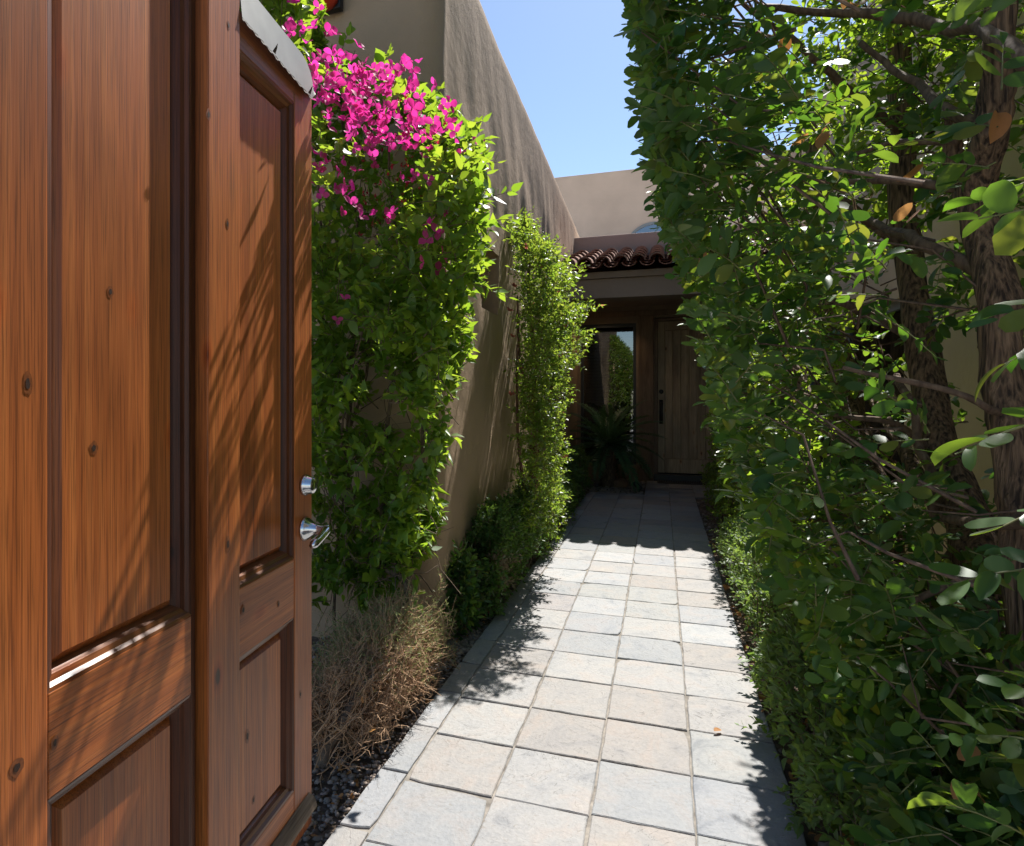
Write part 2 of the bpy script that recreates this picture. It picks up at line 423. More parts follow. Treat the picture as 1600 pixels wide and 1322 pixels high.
def pebble_mat():
    m, nt, out = nm('pebble')
    p = N(nt, 'ShaderNodeBsdfPrincipled'); p.inputs['Roughness'].default_value = 0.85
    g = N(nt, 'ShaderNodeNewGeometry')
    rp = ramp(nt, [(0, (0.16, 0.13, 0.11)), (0.3, (0.25, 0.20, 0.165)), (0.6, (0.33, 0.26, 0.21)), (0.85, (0.19, 0.175, 0.165)), (1, (0.40, 0.31, 0.25))])
    nt.links.new(g.outputs['Random Per Island'], rp.inputs[0])
    nt.links.new(rp.outputs[0], p.inputs['Base Color'])
    nt.links.new(p.outputs[0], out.inputs[0])
    return m
M['pebble'] = pebble_mat()
M['rock'] = simple('reddish_rock', (0.20, 0.125, 0.085), 0.9, vary=0.3, scale=14, bump=0.02)
def lampmat():
    m, nt, out = nm('downlight_lamp')
    e = N(nt, 'ShaderNodeEmission'); e.inputs[0].default_value = (1.0, 0.5, 0.2, 1); e.inputs[1].default_value = 0.6
    nt.links.new(e.outputs[0], out.inputs[0])
    return m
M['lamp'] = lampmat()

# ------------------------------------------------------------------ object helpers
def link(o, parent=None):
    COL.objects.link(o)
    if parent is not None:
        o.parent = parent
    return o

def tag(o, label=None, cat=None, group=None, kind=None):
    if label: o['label'] = label
    if cat: o['category'] = cat
    if group: o['group'] = group
    if kind: o['kind'] = kind
    return o

def thing(name, label, cat, loc=(0, 0, 0), rz=0.0, group=None):
    o = bpy.data.objects.new(name, None)
    COL.objects.link(o)
    o.empty_display_size = 0.1
    o.location = loc
    o.rotation_euler = (0, 0, rz)
    return tag(o, label, cat, group)

class MB:
    def __init__(s):
        s.v = []; s.f = []; s.n = 0
    def arr(s, V, F):
        V = np.asarray(V, float)
        s.v.append(V)
        for f in F:
            s.f.append((np.asarray(f) + s.n))
        s.n += len(V)
    def raw(s, V, faces):
        base = s.n
        s.v.append(np.asarray(V, float))
        for f in faces:
            s.f.append(np.asarray([f]) + base)
        s.n += len(V)
    def box(s, x0, x1, y0, y1, z0, z1):
        V = [(x0, y0, z0), (x1, y0, z0), (x1, y1, z0), (x0, y1, z0), (x0, y0, z1), (x1, y0, z1), (x1, y1, z1), (x0, y1, z1)]
        s.raw(V, [(3, 2, 1, 0), (4, 5, 6, 7), (0, 1, 5, 4), (1, 2, 6, 5), (2, 3, 7, 6), (3, 0, 4, 7)])
    def extrude(s, prof, a0, a1, axis):
        """profile of 2D points swept along an axis: 0 -> (a, p0, p1), 1 -> (p0, a, p1), 2 -> (p0, p1, a)"""
        def P(a, p):
            return [(a, p[0], p[1]), (p[0], a, p[1]), (p[0], p[1], a)][axis]
        n = len(prof)
        V = [P(a0, p) for p in prof] + [P(a1, p) for p in prof]
        F = [(i, (i + 1) % n, n + (i + 1) % n, n + i) for i in range(n)]
        F += [tuple(range(n))[::-1], tuple(range(n, 2 * n))]
        s.raw(V, F)
    def tube(s, pts, radii, sides=8, wob=0.0, seed=0, cap=True):
        pts = [Vector(p) for p in pts]
        up = Vector((0.31, 0.17, 0.93))
        V = []; F = []
        rr = random.Random(seed)
        prev = None
        for i, p in enumerate(pts):
            t = (pts[min(i + 1, len(pts) - 1)] - pts[max(i - 1, 0)]).normalized()
            if prev is None:
                a = t.orthogonal().normalized()
            else:
                a = (prev - t * prev.dot(t)).normalized()
            prev = a
            b = t.cross(a)
            for k in range(sides):
                an = 2 * math.pi * k / sides
                r = radii[i] * (1 + wob * (noise.noise(Vector((math.cos(an) * 2.1 + seed, math.sin(an) * 2.1, i * 0.35))) + 0.4 * (rr.random() - 0.5)))
                V.append(p + (a * math.cos(an) + b * math.sin(an)) * r)
        for i in range(len(pts) - 1):
            for k in range(sides):
                k2 = (k + 1) % sides
                F.append((i * sides + k, i * sides + k2, (i + 1) * sides + k2, (i + 1) * sides + k))
        if cap:
            F.append(tuple(range(sides))[::-1])
            F.append(tuple((len(pts) - 1) * sides + k for k in range(sides)))
        s.raw([tuple(v) for v in V], F)
    def lathe(s, prof, origin, axis=(0, 1, 0), seg=20):
        ax = Vector(axis).normalized(); a = ax.orthogonal().normalized(); b = ax.cross(a); o = Vector(origin)
        V = []; F = []
        for (r, h) in prof:
            for k in range(seg):
                an = 2 * math.pi * k / seg
                V.append(tuple(o + ax * h + (a * math.cos(an) + b * math.sin(an)) * r))
        for i in range(len(prof) - 1):
            for k in range(seg):
                k2 = (k + 1) % seg
                F.append((i * seg + k, i * seg + k2, (i + 1) * seg + k2, (i + 1) * seg + k))
        F.append(tuple(range(seg))[::-1]); F.append(tuple((len(prof) - 1) * seg + k for k in range(seg)))
        s.raw(V, F)
    def mesh(s, name, mat, smooth=False, off=None):
        me = bpy.data.meshes.new(name)
        V = np.concatenate(s.v) if s.v else np.zeros((0, 3))
        if off is not None:
            V = V - np.asarray(off)
        faces = []
        for a in s.f:
            faces.extend(a.tolist())
        me.from_pydata(V.tolist(), [], faces)
        if mat is not None:
            me.materials.append(mat)
        if smooth:
            me.polygons.foreach_set('use_smooth', np.ones(len(me.polygons), bool))
        me.update()
        return me
    def build(s, name, mat, parent=None, smooth=False, bevel=0.0, seg=2, off=None):
        me = s.mesh(name, mat, smooth, off)
        o = link(bpy.data.objects.new(name, me), parent)
        if bevel:
            md = o.modifiers.new('bevel', 'BEVEL'); md.width = bevel; md.segments = seg; md.limit_method = 'ANGLE'; md.angle_limit = R(40)
            if smooth is False:
                me.polygons.foreach_set('use_smooth', np.ones(len(me.polygons), bool))
                md2 = o.modifiers.new('normals', 'WEIGHTED_NORMAL'); md2.keep_sharp = True
        return o

def norm(a):
    return a / np.maximum(np.linalg.norm(a, axis=-1, keepdims=True), 1e-9)

def curve_pts(pts, n):
    """Catmull-Rom through points"""
    P = [Vector(p) for p in pts]
    P = [P[0] * 2 - P[1]] + P + [P[-1] * 2 - P[-2]]
    out = []
    segs = len(P) - 3
    for i in range(n):
        t = i / (n - 1) * segs
        k = min(int(t), segs - 1); f = t - k
        a, b, c, d = P[k:k + 4]
        out.append(0.5 * ((2 * b) + (c - a) * f + (2 * a - 5 * b + 4 * c - d) * f * f + (3 * b - a - 3 * c + d) * f ** 3))
    return out

# ------------------------------------------------------------------ leaves
def tpl(xs, ws, curl, fold):
    """leaf template: x along, y across, z up; midrib plus two edges"""
    V = []; mids = []; L = []; Rr = []
    for i, (x, w) in enumerate(zip(xs, ws)):
        z = -curl * x * x
        mids.append(len(V)); V.append((x, 0, z))
        if w > 0:
            L.append(len(V)); V.append((x, w, z + fold * w))
            Rr.append(len(V)); V.append((x, -w, z + fold * w))
        else:
            L.append(mids[-1]); Rr.append(mids[-1])
    F = {3: [], 4: []}
    for i in range(len(xs) - 1):
        for (E, flip) in ((L, False), (Rr, True)):
            f = [mids[i], mids[i + 1], E[i + 1], E[i]]
            g = []
            for q in f:
                if q not in g: g.append(q)
            if flip: g = g[::-1]
            if len(g) >= 3: F[len(g)].append(g)
    return np.array(V, float), [np.array(F[k]) for k in (3, 4) if F[k]]

T_OVAL = tpl([0, 0.22, 0.55, 0.86, 1.0], [0, 0.17, 0.27, 0.2, 0], 0.12, 0.28)
T_OVAL2 = tpl([0, 0.22, 0.55, 0.86, 1.0], [0, 0.16, 0.25, 0.19, 0], -0.1, 0.15)
T_OVAL3 = tpl([0, 0.22, 0.55, 0.86, 1.0], [0, 0.18, 0.29, 0.21, 0], 0.3, 0.4)
T_HEART = tpl([0, 0.15, 0.42, 0.75, 1.0], [0, 0.24, 0.31, 0.15, 0], 0.18, 0.3)
T_HEART2 = tpl([0, 0.15, 0.42, 0.75, 1.0], [0, 0.22, 0.29, 0.14, 0], 0.35, 0.45)
T_HEART3 = tpl([0, 0.15, 0.42, 0.75, 1.0], [0, 0.25, 0.33, 0.16, 0], -0.08, 0.2)
def oval(curl, fold, w=0.27, n=9, heart=False):
    xs = [i / n for i in range(n + 1)]
    if heart:
        ws = [w * 1.55 * (x ** 0.55) * (1 - x) ** 0.95 * 1.25 for x in xs]
    else:
        ws = [w * 2 * math.sqrt(max(0.0, x * (1 - x))) * (0.78 + 0.42 * x) for x in xs]
    ws[0] = ws[-1] = 0
    return tpl(xs, ws, curl, fold)
H_OVAL = [oval(0.12, 0.22), oval(-0.1, 0.12, 0.25), oval(0.3, 0.35, 0.28), oval(0.22, 0.15, 0.24), oval(0.05, 0.45, 0.29)]
H_HEART = [oval(0.18, 0.3, 0.31, 8, True), oval(0.35, 0.45, 0.29, 8, True), oval(-0.08, 0.2, 0.33, 8, True)]
T_SMALL = tpl([0, 0.45, 1.0], [0, 0.28, 0], 0.15, 0.3)
T_NEEDLE = tpl([0, 0.5, 1.0], [0, 0.07, 0], 0.1, 0.2)

def frames(D, Nn):
    D = norm(D)
    S = norm(np.cross(Nn, D))
    Nn = np.cross(D, S)
    return D, S, Nn

_lr = np.random.default_rng(99)
def add_leaves(mb, tp, P, D, Nn, size):
    V, Fs = tp
    D, S, Nn = frames(D, Nn)
    sz = np.asarray(size).reshape(-1, 1, 1)
    wf = _lr.uniform(0.72, 1.18, (len(P), 1, 1)); cf = _lr.uniform(-0.4, 2.4, (len(P), 1, 1)); bf = _lr.normal(0, 0.14, (len(P), 1, 1))
    W = P[:, None, :] + sz * (V[None, :, 0:1] * D[:, None, :] + (V[None, :, 1:2] * wf + bf * V[None, :, 0:1] ** 2) * S[:, None, :] + V[None, :, 2:3] * cf * Nn[:, None, :])
    k, m = len(P), len(V)
    base = (np.arange(k) * m)
    fs = [(f[None, :, :] + base[:, None, None]).reshape(-1, f.shape[1]) for f in Fs]
    mb.arr(W.reshape(-1, 3), fs)

def add_lines(mb, C, r0, r1):
    """C: (k, m, 3) centrelines as thin three sided stems"""
    k, m, _ = C.shape
    t = norm(C[:, -1] - C[:, 0])
    a = norm(np.cross(t, np.array([0.3, 0.2, 0.93])))
    b = np.cross(t, a)
    rad = np.linspace(r0, r1, m)[None, :, None]
    V = np.zeros((k, m, 3, 3))
    for j in range(3):
        an = 2 * math.pi * j / 3
        V[:, :, j] = C + rad * (a[:, None, :] * math.cos(an) + b[:, None, :] * math.sin(an))
    fs = []
    idx = np.arange(k * m * 3).reshape(k, m, 3)
    for j in range(3):
        j2 = (j + 1) % 3
        fs.append(np.stack([idx[:, :-1, j], idx[:, :-1, j2], idx[:, 1:, j2], idx[:, 1:, j]], -1).reshape(-1, 4))
    mb.arr(V.reshape(-1, 3), fs)

def sprays(rg, P, D, Nn, L, n, size, ang=58, pinnate=True, droop=0.15, jit=0.35, t0=0.2, sizevar=0.25, bend=0.0):
    """compound leaves / leafy twigs. returns leaf arrays and centrelines"""
    k = len(P)
    D, S, Nn = frames(D, Nn)
    L = np.asarray(L).reshape(k, 1)
    t = np.linspace(t0, 1, n)[None, :] + rg.uniform(-0.3, 0.3, (k, n)) / n * 0.6
    down = np.array([0, 0, -1.0])
    cen = lambda tt: P[:, None, :] + (L * tt)[:, :, None] * D[:, None, :] + (L * droop * tt ** 2)[:, :, None] * down + (L * bend * tt ** 2)[:, :, None] * S[:, None, :]
    pos = cen(t)
    sg = np.where(np.arange(n) % 2 == 0, 1.0, -1.0)[None, :] * np.where(rg.random((k, 1)) < 0.5, 1, -1)
    a = np.radians(ang) * (1 - 0.25 * t)
    if pinnate:
        side = sg[:, :, None] * S[:, None, :]
        ln = Nn[:, None, :] + rg.normal(0, jit, (k, n, 3))
    else:
        ph = np.arange(n)[None, :] * 2.4 + rg.uniform(0, 6.28, (k, 1))
        side = np.cos(ph)[:, :, None] * S[:, None, :] + np.sin(ph)[:, :, None] * Nn[:, None, :]
        ln = np.array([0, 0, 1.0]) * 0.8 + Nn[:, None, :] * 0.4 + rg.normal(0, jit, (k, n, 3))
    ld = np.cos(a)[:, :, None] * D[:, None, :] + np.sin(a)[:, :, None] * side + rg.normal(0, jit * 0.5, (k, n, 3)) + np.array([0, 0, -droop * 0.8])
    ld[:, -1] = D + rg.normal(0, 0.2, (k, 3))
    sz = size * rg.uniform(1 - sizevar, 1 + sizevar, (k, n)) * (0.8 + 0.35 * np.sin(np.pi * t.clip(0, 1)))
    tt = np.linspace(0, 1, 4)[None, :].repeat(k, 0)
    return pos.reshape(-1, 3), norm(ld).reshape(-1, 3), norm(ln).reshape(-1, 3), sz.reshape(-1), cen(tt)

cy, sy = math.cos(YAW), math.sin(YAW)
def pick_large(P, size, count, cell=0.012):
    """indices of leaves that stand foremost and largest as seen from the garden gate, so that these become parts of their own"""
    xc = P[:, 0] * cy + P[:, 1] * sy
    d = -P[:, 0] * sy + P[:, 1] * cy
    ok = (d > 0.25)
    a = np.where(ok, xc / np.maximum(d, 0.01), 9); b = np.where(ok, (P[:, 2] - H_EYE) / np.maximum(d, 0.01), 9)
    ok &= (a > -0.71) & (a < 0.912) & (b > -0.715) & (b < 0.624)
    idx = np.nonzero(ok)[0]
    order = idx[np.argsort(d[idx])]
    seen = set(); res = []
    for i in order:
        key = (int(a[i] / cell), int(b[i] / cell))
        if key in seen: continue
        seen.add(key); res.append(i)
    res.sort(key=lambda i: -size[i] / d[i])
    return np.array(res[:count], int)

def leaf_objects(name, parent, base, tps, mat, P, D, Nn, size, label=None):
    meshes = []
    for tp in tps:
        b = MB(); b.arr(tp[0], tp[1])
        meshes.append(b.mesh(name, mat, True))
    D, S, Nn = frames(D, Nn)
    for i in range(len(P)):
        o = bpy.data.objects.new(name, meshes[i % len(meshes)])
        COL.objects.link(o)
        o.parent = parent
        s = float(size[i])
        p = P[i] - base
        S[i] *= _lr.uniform(0.72, 1.15); Nn[i] *= _lr.uniform(-0.3, 2.4)
        o.matrix_basis = Matrix(((D[i, 0] * s, S[i, 0] * s, Nn[i, 0] * s, p[0]), (D[i, 1] * s, S[i, 1] * s, Nn[i, 1] * s, p[1]),
                                 (D[i, 2] * s, S[i, 2] * s, Nn[i, 2] * s, p[2]), (0, 0, 0, 1)))
        if label: o['label'] = label

def foliage(parent, base, tps, mat, mat_o, P, D, Nn, size, singles, name='leaf', rest='foliage'):
    if singles:
        pk = pick_large(P, size, singles)
        leaf_objects(name, parent, base, H_HEART if tps[0] is T_HEART else H_OVAL, mat_o, P[pk], D[pk], Nn[pk], size[pk])
        keep = np.ones(len(P), bool); keep[pk] = False
        P, D, Nn, size = P[keep], D[keep], Nn[keep], size[keep]
    mb = MB()
    which = np.arange(len(P)) % len(tps)
    for j, tp in enumerate(tps):
        q = which == j
        if q.any(): add_leaves(mb, tp, P[q], D[q], Nn[q], size[q])
    o = mb.build(rest, mat, parent, True, off=base)
    o['kind'] = 'stuff'
    return o

# ================================================================== ground and path
g = MB()
nx, ny = 60, 60
g.raw([(-30, -20, -0.035), (40, -20, -0.035), (40, 60, -0.035), (-30, 60, -0.035)], [(0, 1, 2, 3)])
tag(g.build('ground', M['soil']), 'dark brown soil of the planting beds beside the path', None, None, 'structure')
g = MB(); g.box(-30, 40, -20, 0.2, -0.2, -0.03)
tag(g.build('driveway', M['drive']), 'pale concrete drive in front of the garden gate', None, None, 'structure')

pb = MB()
pb.box(-0.925, 0.397, 0.21, 8.63, -0.12, -0.007)
pb.box(-0.215, 1.45, 8.632, 10.0, -0.12, -0.007)
path = tag(pb.build('path', M['grout']), 'straight garden path of square slate tiles in grey grout', None, None, 'structure')

def slate_tile(x0, x1, y0, y1, sd):
    r = random.Random(sd)
    jg = 0.0036
    x0 += jg + r.uniform(-.0018, .0018); x1 -= jg + r.uniform(-.0018, .0018); y0 += jg + r.uniform(-.002, .002); y1 -= jg + r.uniform(-.002, .002)
    out = []
    def edge(ax, ay, bx, by, n):
        for i in range(n):
            t = i / n
            w = 0 if i == 0 else 1
            out.append((ax + (bx - ax) * t + w * r.uniform(-.0026, .0026), ay + (by - ay) * t + w * r.uniform(-.0026, .0026)))
    n1 = 5 if x1 - x0 > 0.15 else 2
    n2 = 5
    edge(x0, y0, x1, y0, n1); edge(x1, y0, x1, y1, n2); edge(x1, y1, x0, y1, n1); edge(x0, y1, x0, y0, n2)
    cx, cyy = (x0 + x1) / 2, (y0 + y1) / 2
    # a chipped corner now and then
    if r.random() < 0.45:
        ci = r.choice([0, n1, n1 + n2, 2 * n1 + n2])
        k_ = r.uniform(0.05, 0.13)
        out[ci] = (out[ci][0] + (cx - out[ci][0]) * k_, out[ci][1] + (cyy - out[ci][1]) * k_)
        out[ci - 1] = (out[ci - 1][0] + (cx - out[ci - 1][0]) * 0.015, out[ci - 1][1] + (cyy - out[ci - 1][1]) * 0.015)
    n = len(out)
    z = r.uniform(-0.0012, 0.0012)
    tx, ty = r.uniform(-.004, .004), r.uniform(-.004, .004)
    zz = lambda x, y, d: d + z + tx * (x - cx) + ty * (y - cyy)
    V = [(x, y, -0.02) for x, y in out]
    V += [(x, y, zz(x, y, -0.0028)) for x, y in out]
    V += [(x + (cx - x) * 0.022, y + (cyy - y) * 0.022, zz(x, y, r.uniform(-.0006, .0006))) for x, y in out]
    F = []
    for i in range(n):
        j = (i + 1) % n
        F.append((i, j, n + j, n + i)); F.append((n + i, n + j, 2 * n + j, 2 * n + i))
    F.append(tuple(range(2 * n, 3 * n)))
    b = MB(); b.raw([(x - cx, y - cyy, q) for x, y, q in V], F)
    o = b.build('slate_tile', M['slate'], path)
    o.location = (cx, cyy, 0)
    return o

XS = [-0.932, -0.826, -0.519, -0.210, 0.098, 0.402]
sd = 0
for c in range(5):
    y = 2.005 - 0.308 * 5 + (0.015, -0.02, -0.012, 0.0, 0.008)[c]
    end = 8.635
    while y < end - 0.05:
        sd += 1
        st = 0.308
        rr = random.Random(sd * 13 + c)
        y1 = min(y + st, end)
        if end - y1 < 0.06: y1 = end
        slate_tile(XS[c], XS[c + 1], y, y1, sd)
        y = y1
for c in range(6):
    x0 = -0.21 + 0.308 * c
    x1 = min(x0 + 0.308, 1.45)
    if x1 - x0 < 0.05: continue
    y = 8.635
    while y < 9.95:
        sd += 1
        slate_tile(x0, x1, y, min(y + 0.308, 10.0), sd)
        y += 0.308

# gravel of the beds
def pebbles(name, label, n, region, seed, smin, smax, zb=-0.03):
    rg = np.random.default_rng(seed)
    base = np.array([(1, 0, 0), (-1, 0, 0), (0, 1, 0), (0, -1, 0), (0, 0, 1), (0, 0, -1),
                     (.62, .62, .5), (-.62, .62, .5), (.62, -.62, .5), (-.62, -.62, .5)], float)
    F = [(0, 6, 4), (6, 2, 4), (2, 7, 4), (7, 1, 4), (1, 9, 4), (9, 3, 4), (3, 8, 4), (8, 0, 4),
         (0, 2, 6), (2, 1, 7), (1, 3, 9), (3, 0, 8), (2, 0, 5), (1, 2, 5), (3, 1, 5), (0, 3, 5)]
    P = region(rg, n)
    n = len(P)
    s = rg.uniform(smin, smax, n) * rg.uniform(0.7, 1.3, n)
    an = rg.uniform(0, 6.28, n)
    B = base[None] * rg.uniform(0.75, 1.2, (n, 10, 1)) * np.stack([rg.uniform(.8, 1.3, n), rg.uniform(.7, 1.1, n), rg.uniform(.45, .8, n)], -1)[:, None, :] * s[:, None, None]
    ca, sa = np.cos(an)[:, None], np.sin(an)[:, None]
    X = B[:, :, 0] * ca - B[:, :, 1] * sa; Y = B[:, :, 0] * sa + B[:, :, 1] * ca
    V = np.stack([X + P[:, 0:1], Y + P[:, 1:2], B[:, :, 2] + zb + s[:, None] * 0.3 + P[:, 2:3]], -1)
    mb = MB()
    mb.arr(V.reshape(-1, 3), [(np.array(F)[None] + (np.arange(n) * 10)[:, None, None]).reshape(-1, 3)])
    return tag(mb.build(name, M['pebble'], None, True), label, 'gravel', None, 'stuff')

def reg_left(rg, n):
    y = rg.uniform(1.0, 8.6, n) ** 1.0
    y = np.where(rg.random(n) < 0.6, rg.uniform(1.2, 3.4, n), y)
    xl = np.where(y < 3.1, -1.75, -1.13)
    x = xl + (-0.94 - xl) * rg.random(n)
    return np.stack([x, y, rg.uniform(0, 0.012, n)], -1)
pebbles('gravel', 'small brown gravel in the narrow bed left of the path', 8500, reg_left, 3, 0.005, 0.013)
def reg_palm(rg, n):
    return np.stack([rg.uniform(-1.25, -0.24, n), rg.uniform(8.66, 10.0, n), rg.uniform(0, 0.01, n)], -1)
pebbles('gravel', 'reddish gravel around the palm in front of the porch window', 1300, reg_palm, 4, 0.012, 0.026)
def reg_right(rg, n):
    return np.stack([rg.uniform(0.41, 1.48, n), rg.uniform(1.0, 8.6, n), rg.uniform(0, 0.01, n)], -1)
pebbles('gravel', 'small brown gravel under the tall hedge right of the path', 3000, reg_right, 5, 0.008, 0.018)

# ================================================================== left house wing (adobe walls)
def wing():
    root = thing('house_wing', 'tall dark tan adobe house wing with rounded corner left of the path', 'house', (-1.3, 3.1, 0))
    base = np.array((-1.3, 3.1, 0))
    HT, RT = 3.98, 0.14
    # plan line: front face from the left to the corner, then along the path
    pl = []
    x = -6.0
    rc = 0.13
    corner = (-1.107, 3.10)
    while x < corner[0] - rc - 0.05:
        pl.append((x, 3.10, 0, -1)); x += 0.07
    for i in range(9):
        a = i / 8 * math.pi / 2
        pl.append((corner[0] - rc + rc * math.sin(a), corner[1] + rc - rc * math.cos(a), math.sin(a), -math.cos(a)))
    y = corner[1] + rc + 0.04
    while y < 13.0:
        pl.append((corner[0] - 0.0213 * (y - 3.1), y, 1, 0.0213)); y += 0.05
    zs = [-0.1 + i * 0.055 for i in range(int((HT - RT + 0.1) / 0.055) + 1)]
    prof = [(0, z) for z in zs]
    for i in range(1, 8):
        a = i / 7 * math.pi / 2
        prof.append((-(RT - RT * math.cos(a)), HT - RT + RT * math.sin(a)))
    prof += [(-0.25, HT + 0.002), (-0.4, HT)]
    V = []
    for (px, py, nx_, ny_) in pl:
        top = 1.0
        for (o, z) in prof:
            # hand trowelled unevenness
            d = 0.021 * noise.noise(Vector((px * 2.0, py * 2.0, z * 1.5))) + 0.010 * noise.noise(Vector((px * 5 + 9, py * 5 + z * 1.6, z * 2.6))) + 0.0035 * noise.noise(Vector((px * 13, py * 13 + z * 3, z * 6)))
            d *= 1.0 if z < 3.3 else max(0.25, 1 - (z - 3.3) * 1.6)
            # slight batter and a foot that swells out
            d += 0.02 * max(0, 0.35 - z)
            zz = z - (0.012 * noise.noise(Vector((px, py * 0.7, 5))) if z > HT - 0.3 else 0)
            V.append((px + nx_ * (o + d), py + ny_ * (o + d), zz))
    m = len(prof); F = []
    hole = []
    for i in range(len(pl) - 1):
        for j in range(m - 1):
            yc = (pl[i][1] + pl[i + 1][1]) / 2; zc = (prof[j][1] + prof[j + 1][1]) / 2
            if pl[i][2] > 0.99 and 3.95 < yc < 4.5 and 1.86 < zc < 2.30:
                if not (zc < 1.92 and (yc < 4.0 or yc > 4.45)):
                    hole.append((i, j)); continue
            F.append((i * m + j, (i + 1) * m + j, (i + 1) * m + j + 1, i * m + j + 1))
    b = MB(); b.raw(V, F)
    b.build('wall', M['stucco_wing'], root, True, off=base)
    # recess
    hs = set(hole); b = MB()
    depth = 0.16
    VV = [Vector(v) for v in V]
    for (i, j) in hole:
        q = [i * m + j, (i + 1) * m + j, (i + 1) * m + j + 1, i * m + j + 1]
        back = [tuple(VV[k] - Vector((depth, 0, 0))) for k in q]
        b.raw(back, [(0, 1, 2, 3)])
        for (di, dj, e) in ((-1, 0, (3, 0)), (1, 0, (1, 2)), (0, -1, (0, 1)), (0, 1, (2, 3))):
            if (i + di, j + dj) not in hs:
                a, c = q[e[0]], q[e[1]]
                b.raw([tuple(VV[a]), tuple(VV[c]), tuple(VV[c] - Vector((depth, 0, 0))), tuple(VV[a] - Vector((depth, 0, 0)))], [(0, 1, 2, 3)])
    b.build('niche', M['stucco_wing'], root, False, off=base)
    b = MB(); b.raw([(-6, 3.45, HT - 0.05), (-1.45, 3.45, HT - 0.05), (-1.65, 12.9, HT - 0.05), (-6, 12.9, HT - 0.05)], [(0, 1, 2, 3)])
    b.build('roof', M['roofwhite'], root, off=base)
wing()

# round red alarm bell high on the front wall of the wing
al = thing('alarm_bell', 'round red alarm bell on a dark plate high on the shaded wall', 'alarm', (-1.735, 3.07, 3.475))
b = MB(); b.box(-0.05, 0.085, -0.02, 0.025, -0.075, 0.10); b.build('back_plate', M['black'], al, bevel=0.006)
b = MB(); b.lathe([(0.085, 0.0), (0.085, 0.02), (0.078, 0.045), (0.058, 0.068), (0.03, 0.08), (0.004, 0.083)], (0, -0.02, 0), (0, -1, 0), 28)
b.build('bell_dome', M['red'], al, True)

# ================================================================== entry house at the end of the path
eh = thing('entry_house', 'shaded entry porch with clay tile eave and tan parapets behind', 'house', (0, 10.1, 0))
EB = np.array((0, 10.1, 0))
WT = 10.1
def ebox(name, mat, *a, bevel=0.0, parent=None):
    b = MB(); b.box(*a)
    return b.build(name, mat, parent or eh, bevel=bevel, off=EB)
# back wall of the porch around window and door openings (window X -1.19..-0.39 z .25..2.37, door X -.09..0.86 z 0...2.44)
b = MB()
b.box(-1.6, -1.21, WT, WT + 0.25, -0.1, 2.9)
b.box(-1.21, -0.37, WT, WT + 0.25, 2.40, 2.9)
b.box(-1.21, -0.37, WT, WT + 0.25, -0.1, 0.22)
b.box(-0.37, -0.10, WT, WT + 0.25, -0.1, 2.9)
b.box(-0.10, 0.88, WT, WT + 0.25, 2.47, 2.9)
b.box(0.88, 3.2, WT, WT + 0.25, -0.1, 2.9)
b.build('wall', M['trimbrown'], eh, off=EB)
ebox('post', M['doorframe'], -0.335, -0.115, WT - 0.05, WT - 0.002, 0.0, 2.5, bevel=0.006)
ebox('header', M['doorframe'], -1.3, 1.5, WT - 0.035, WT - 0.001, 2.502, 2.585, bevel=0.004)
# window
wf = MB()
for a in ((-1.21, -1.165, 0.22, 2.40), (-0.415, -0.37, 0.22, 2.40)):
    wf.box(a[0], a[1], WT + 0.03, WT + 0.1, a[2], a[3])
wf.box(-1.165, -0.415, WT + 0.03, WT + 0.1, 2.345, 2.40); wf.box(-1.165, -0.415, WT + 0.03, WT + 0.1, 0.22, 0.272)
win = wf.build('window', M['frame_dark'], eh, off=EB)
ebox('pane', M['glass'], -1.166, -0.414, WT + 0.06, WT + 0.066, 0.271, 2.346, parent=win)
b = MB()
for i in range(40):
    z = 0.3 + i * 0.051
    b.raw([(-1.15, WT + 0.11, z + 0.036), (-0.43, WT + 0.11, z + 0.036), (-0.43, WT + 0.14, z), (-1.15, WT + 0.14, z)], [(0, 1, 2, 3)])
bl = b.build('blind', M['blind'], win, off=EB); bl['kind'] = 'stuff'
ebox('dark_backing', M['dark_backing'], -1.25, -0.33, WT + 0.26, WT + 0.3, 0.1, 2.5, parent=win)
# front door: frame, planks, rails, lock, pull
b = MB()
b.box(-0.108, -0.055, WT - 0.02, WT + 0.1, 0.0, 2.46); b.box(0.84, 0.89, WT - 0.02, WT + 0.1, 0.0, 2.46); b.box(-0.055, 0.84, WT - 0.02, WT + 0.1, 2.415, 2.46)
b.build('door_frame', M['doorframe'], eh, bevel=0.004, off=EB)
fd = MB(); fd.box(-0.053, 0.838, WT + 0.045, WT + 0.09, 0.115, 2.413)
fdo = fd.build('front_door', M['door'], eh, off=EB)
nP = 6
for i in range(nP):
    x0 = 0.045 + i * 0.116
    ebox('plank', M['door'], x0 + 0.004, x0 + 0.112, WT + 0.025, WT + 0.046, 0.33, 2.27, bevel=0.006, parent=fdo)
ebox('rail', M['door'], 0.047, 0.743, WT + 0.018, WT + 0.046, 0.118, 0.326, bevel=0.004, parent=fdo)
ebox('rail', M['door'], 0.047, 0.743, WT + 0.018, WT + 0.046, 2.274, 2.41, bevel=0.004, parent=fdo)
ebox('stile', M['door'], -0.051, 0.043, WT + 0.016, WT + 0.046, 0.117, 2.411, bevel=0.004, parent=fdo)
ebox('stile', M['door'], 0.747, 0.836, WT + 0.016, WT + 0.046, 0.117, 2.411, bevel=0.004, parent=fdo)
b = MB(); b.lathe([(0.033, 0), (0.033, 0.012), (0.024, 0.02), (0.012, 0.024)], (-0.006, WT + 0.016, 1.345), (0, -1, 0), 20)
b.build('deadbolt', M['black'], fdo, True, off=EB)
b = MB()
b.box(-0.032, 0.02, WT + 0.004, WT + 0.015, 0.86, 1.22)
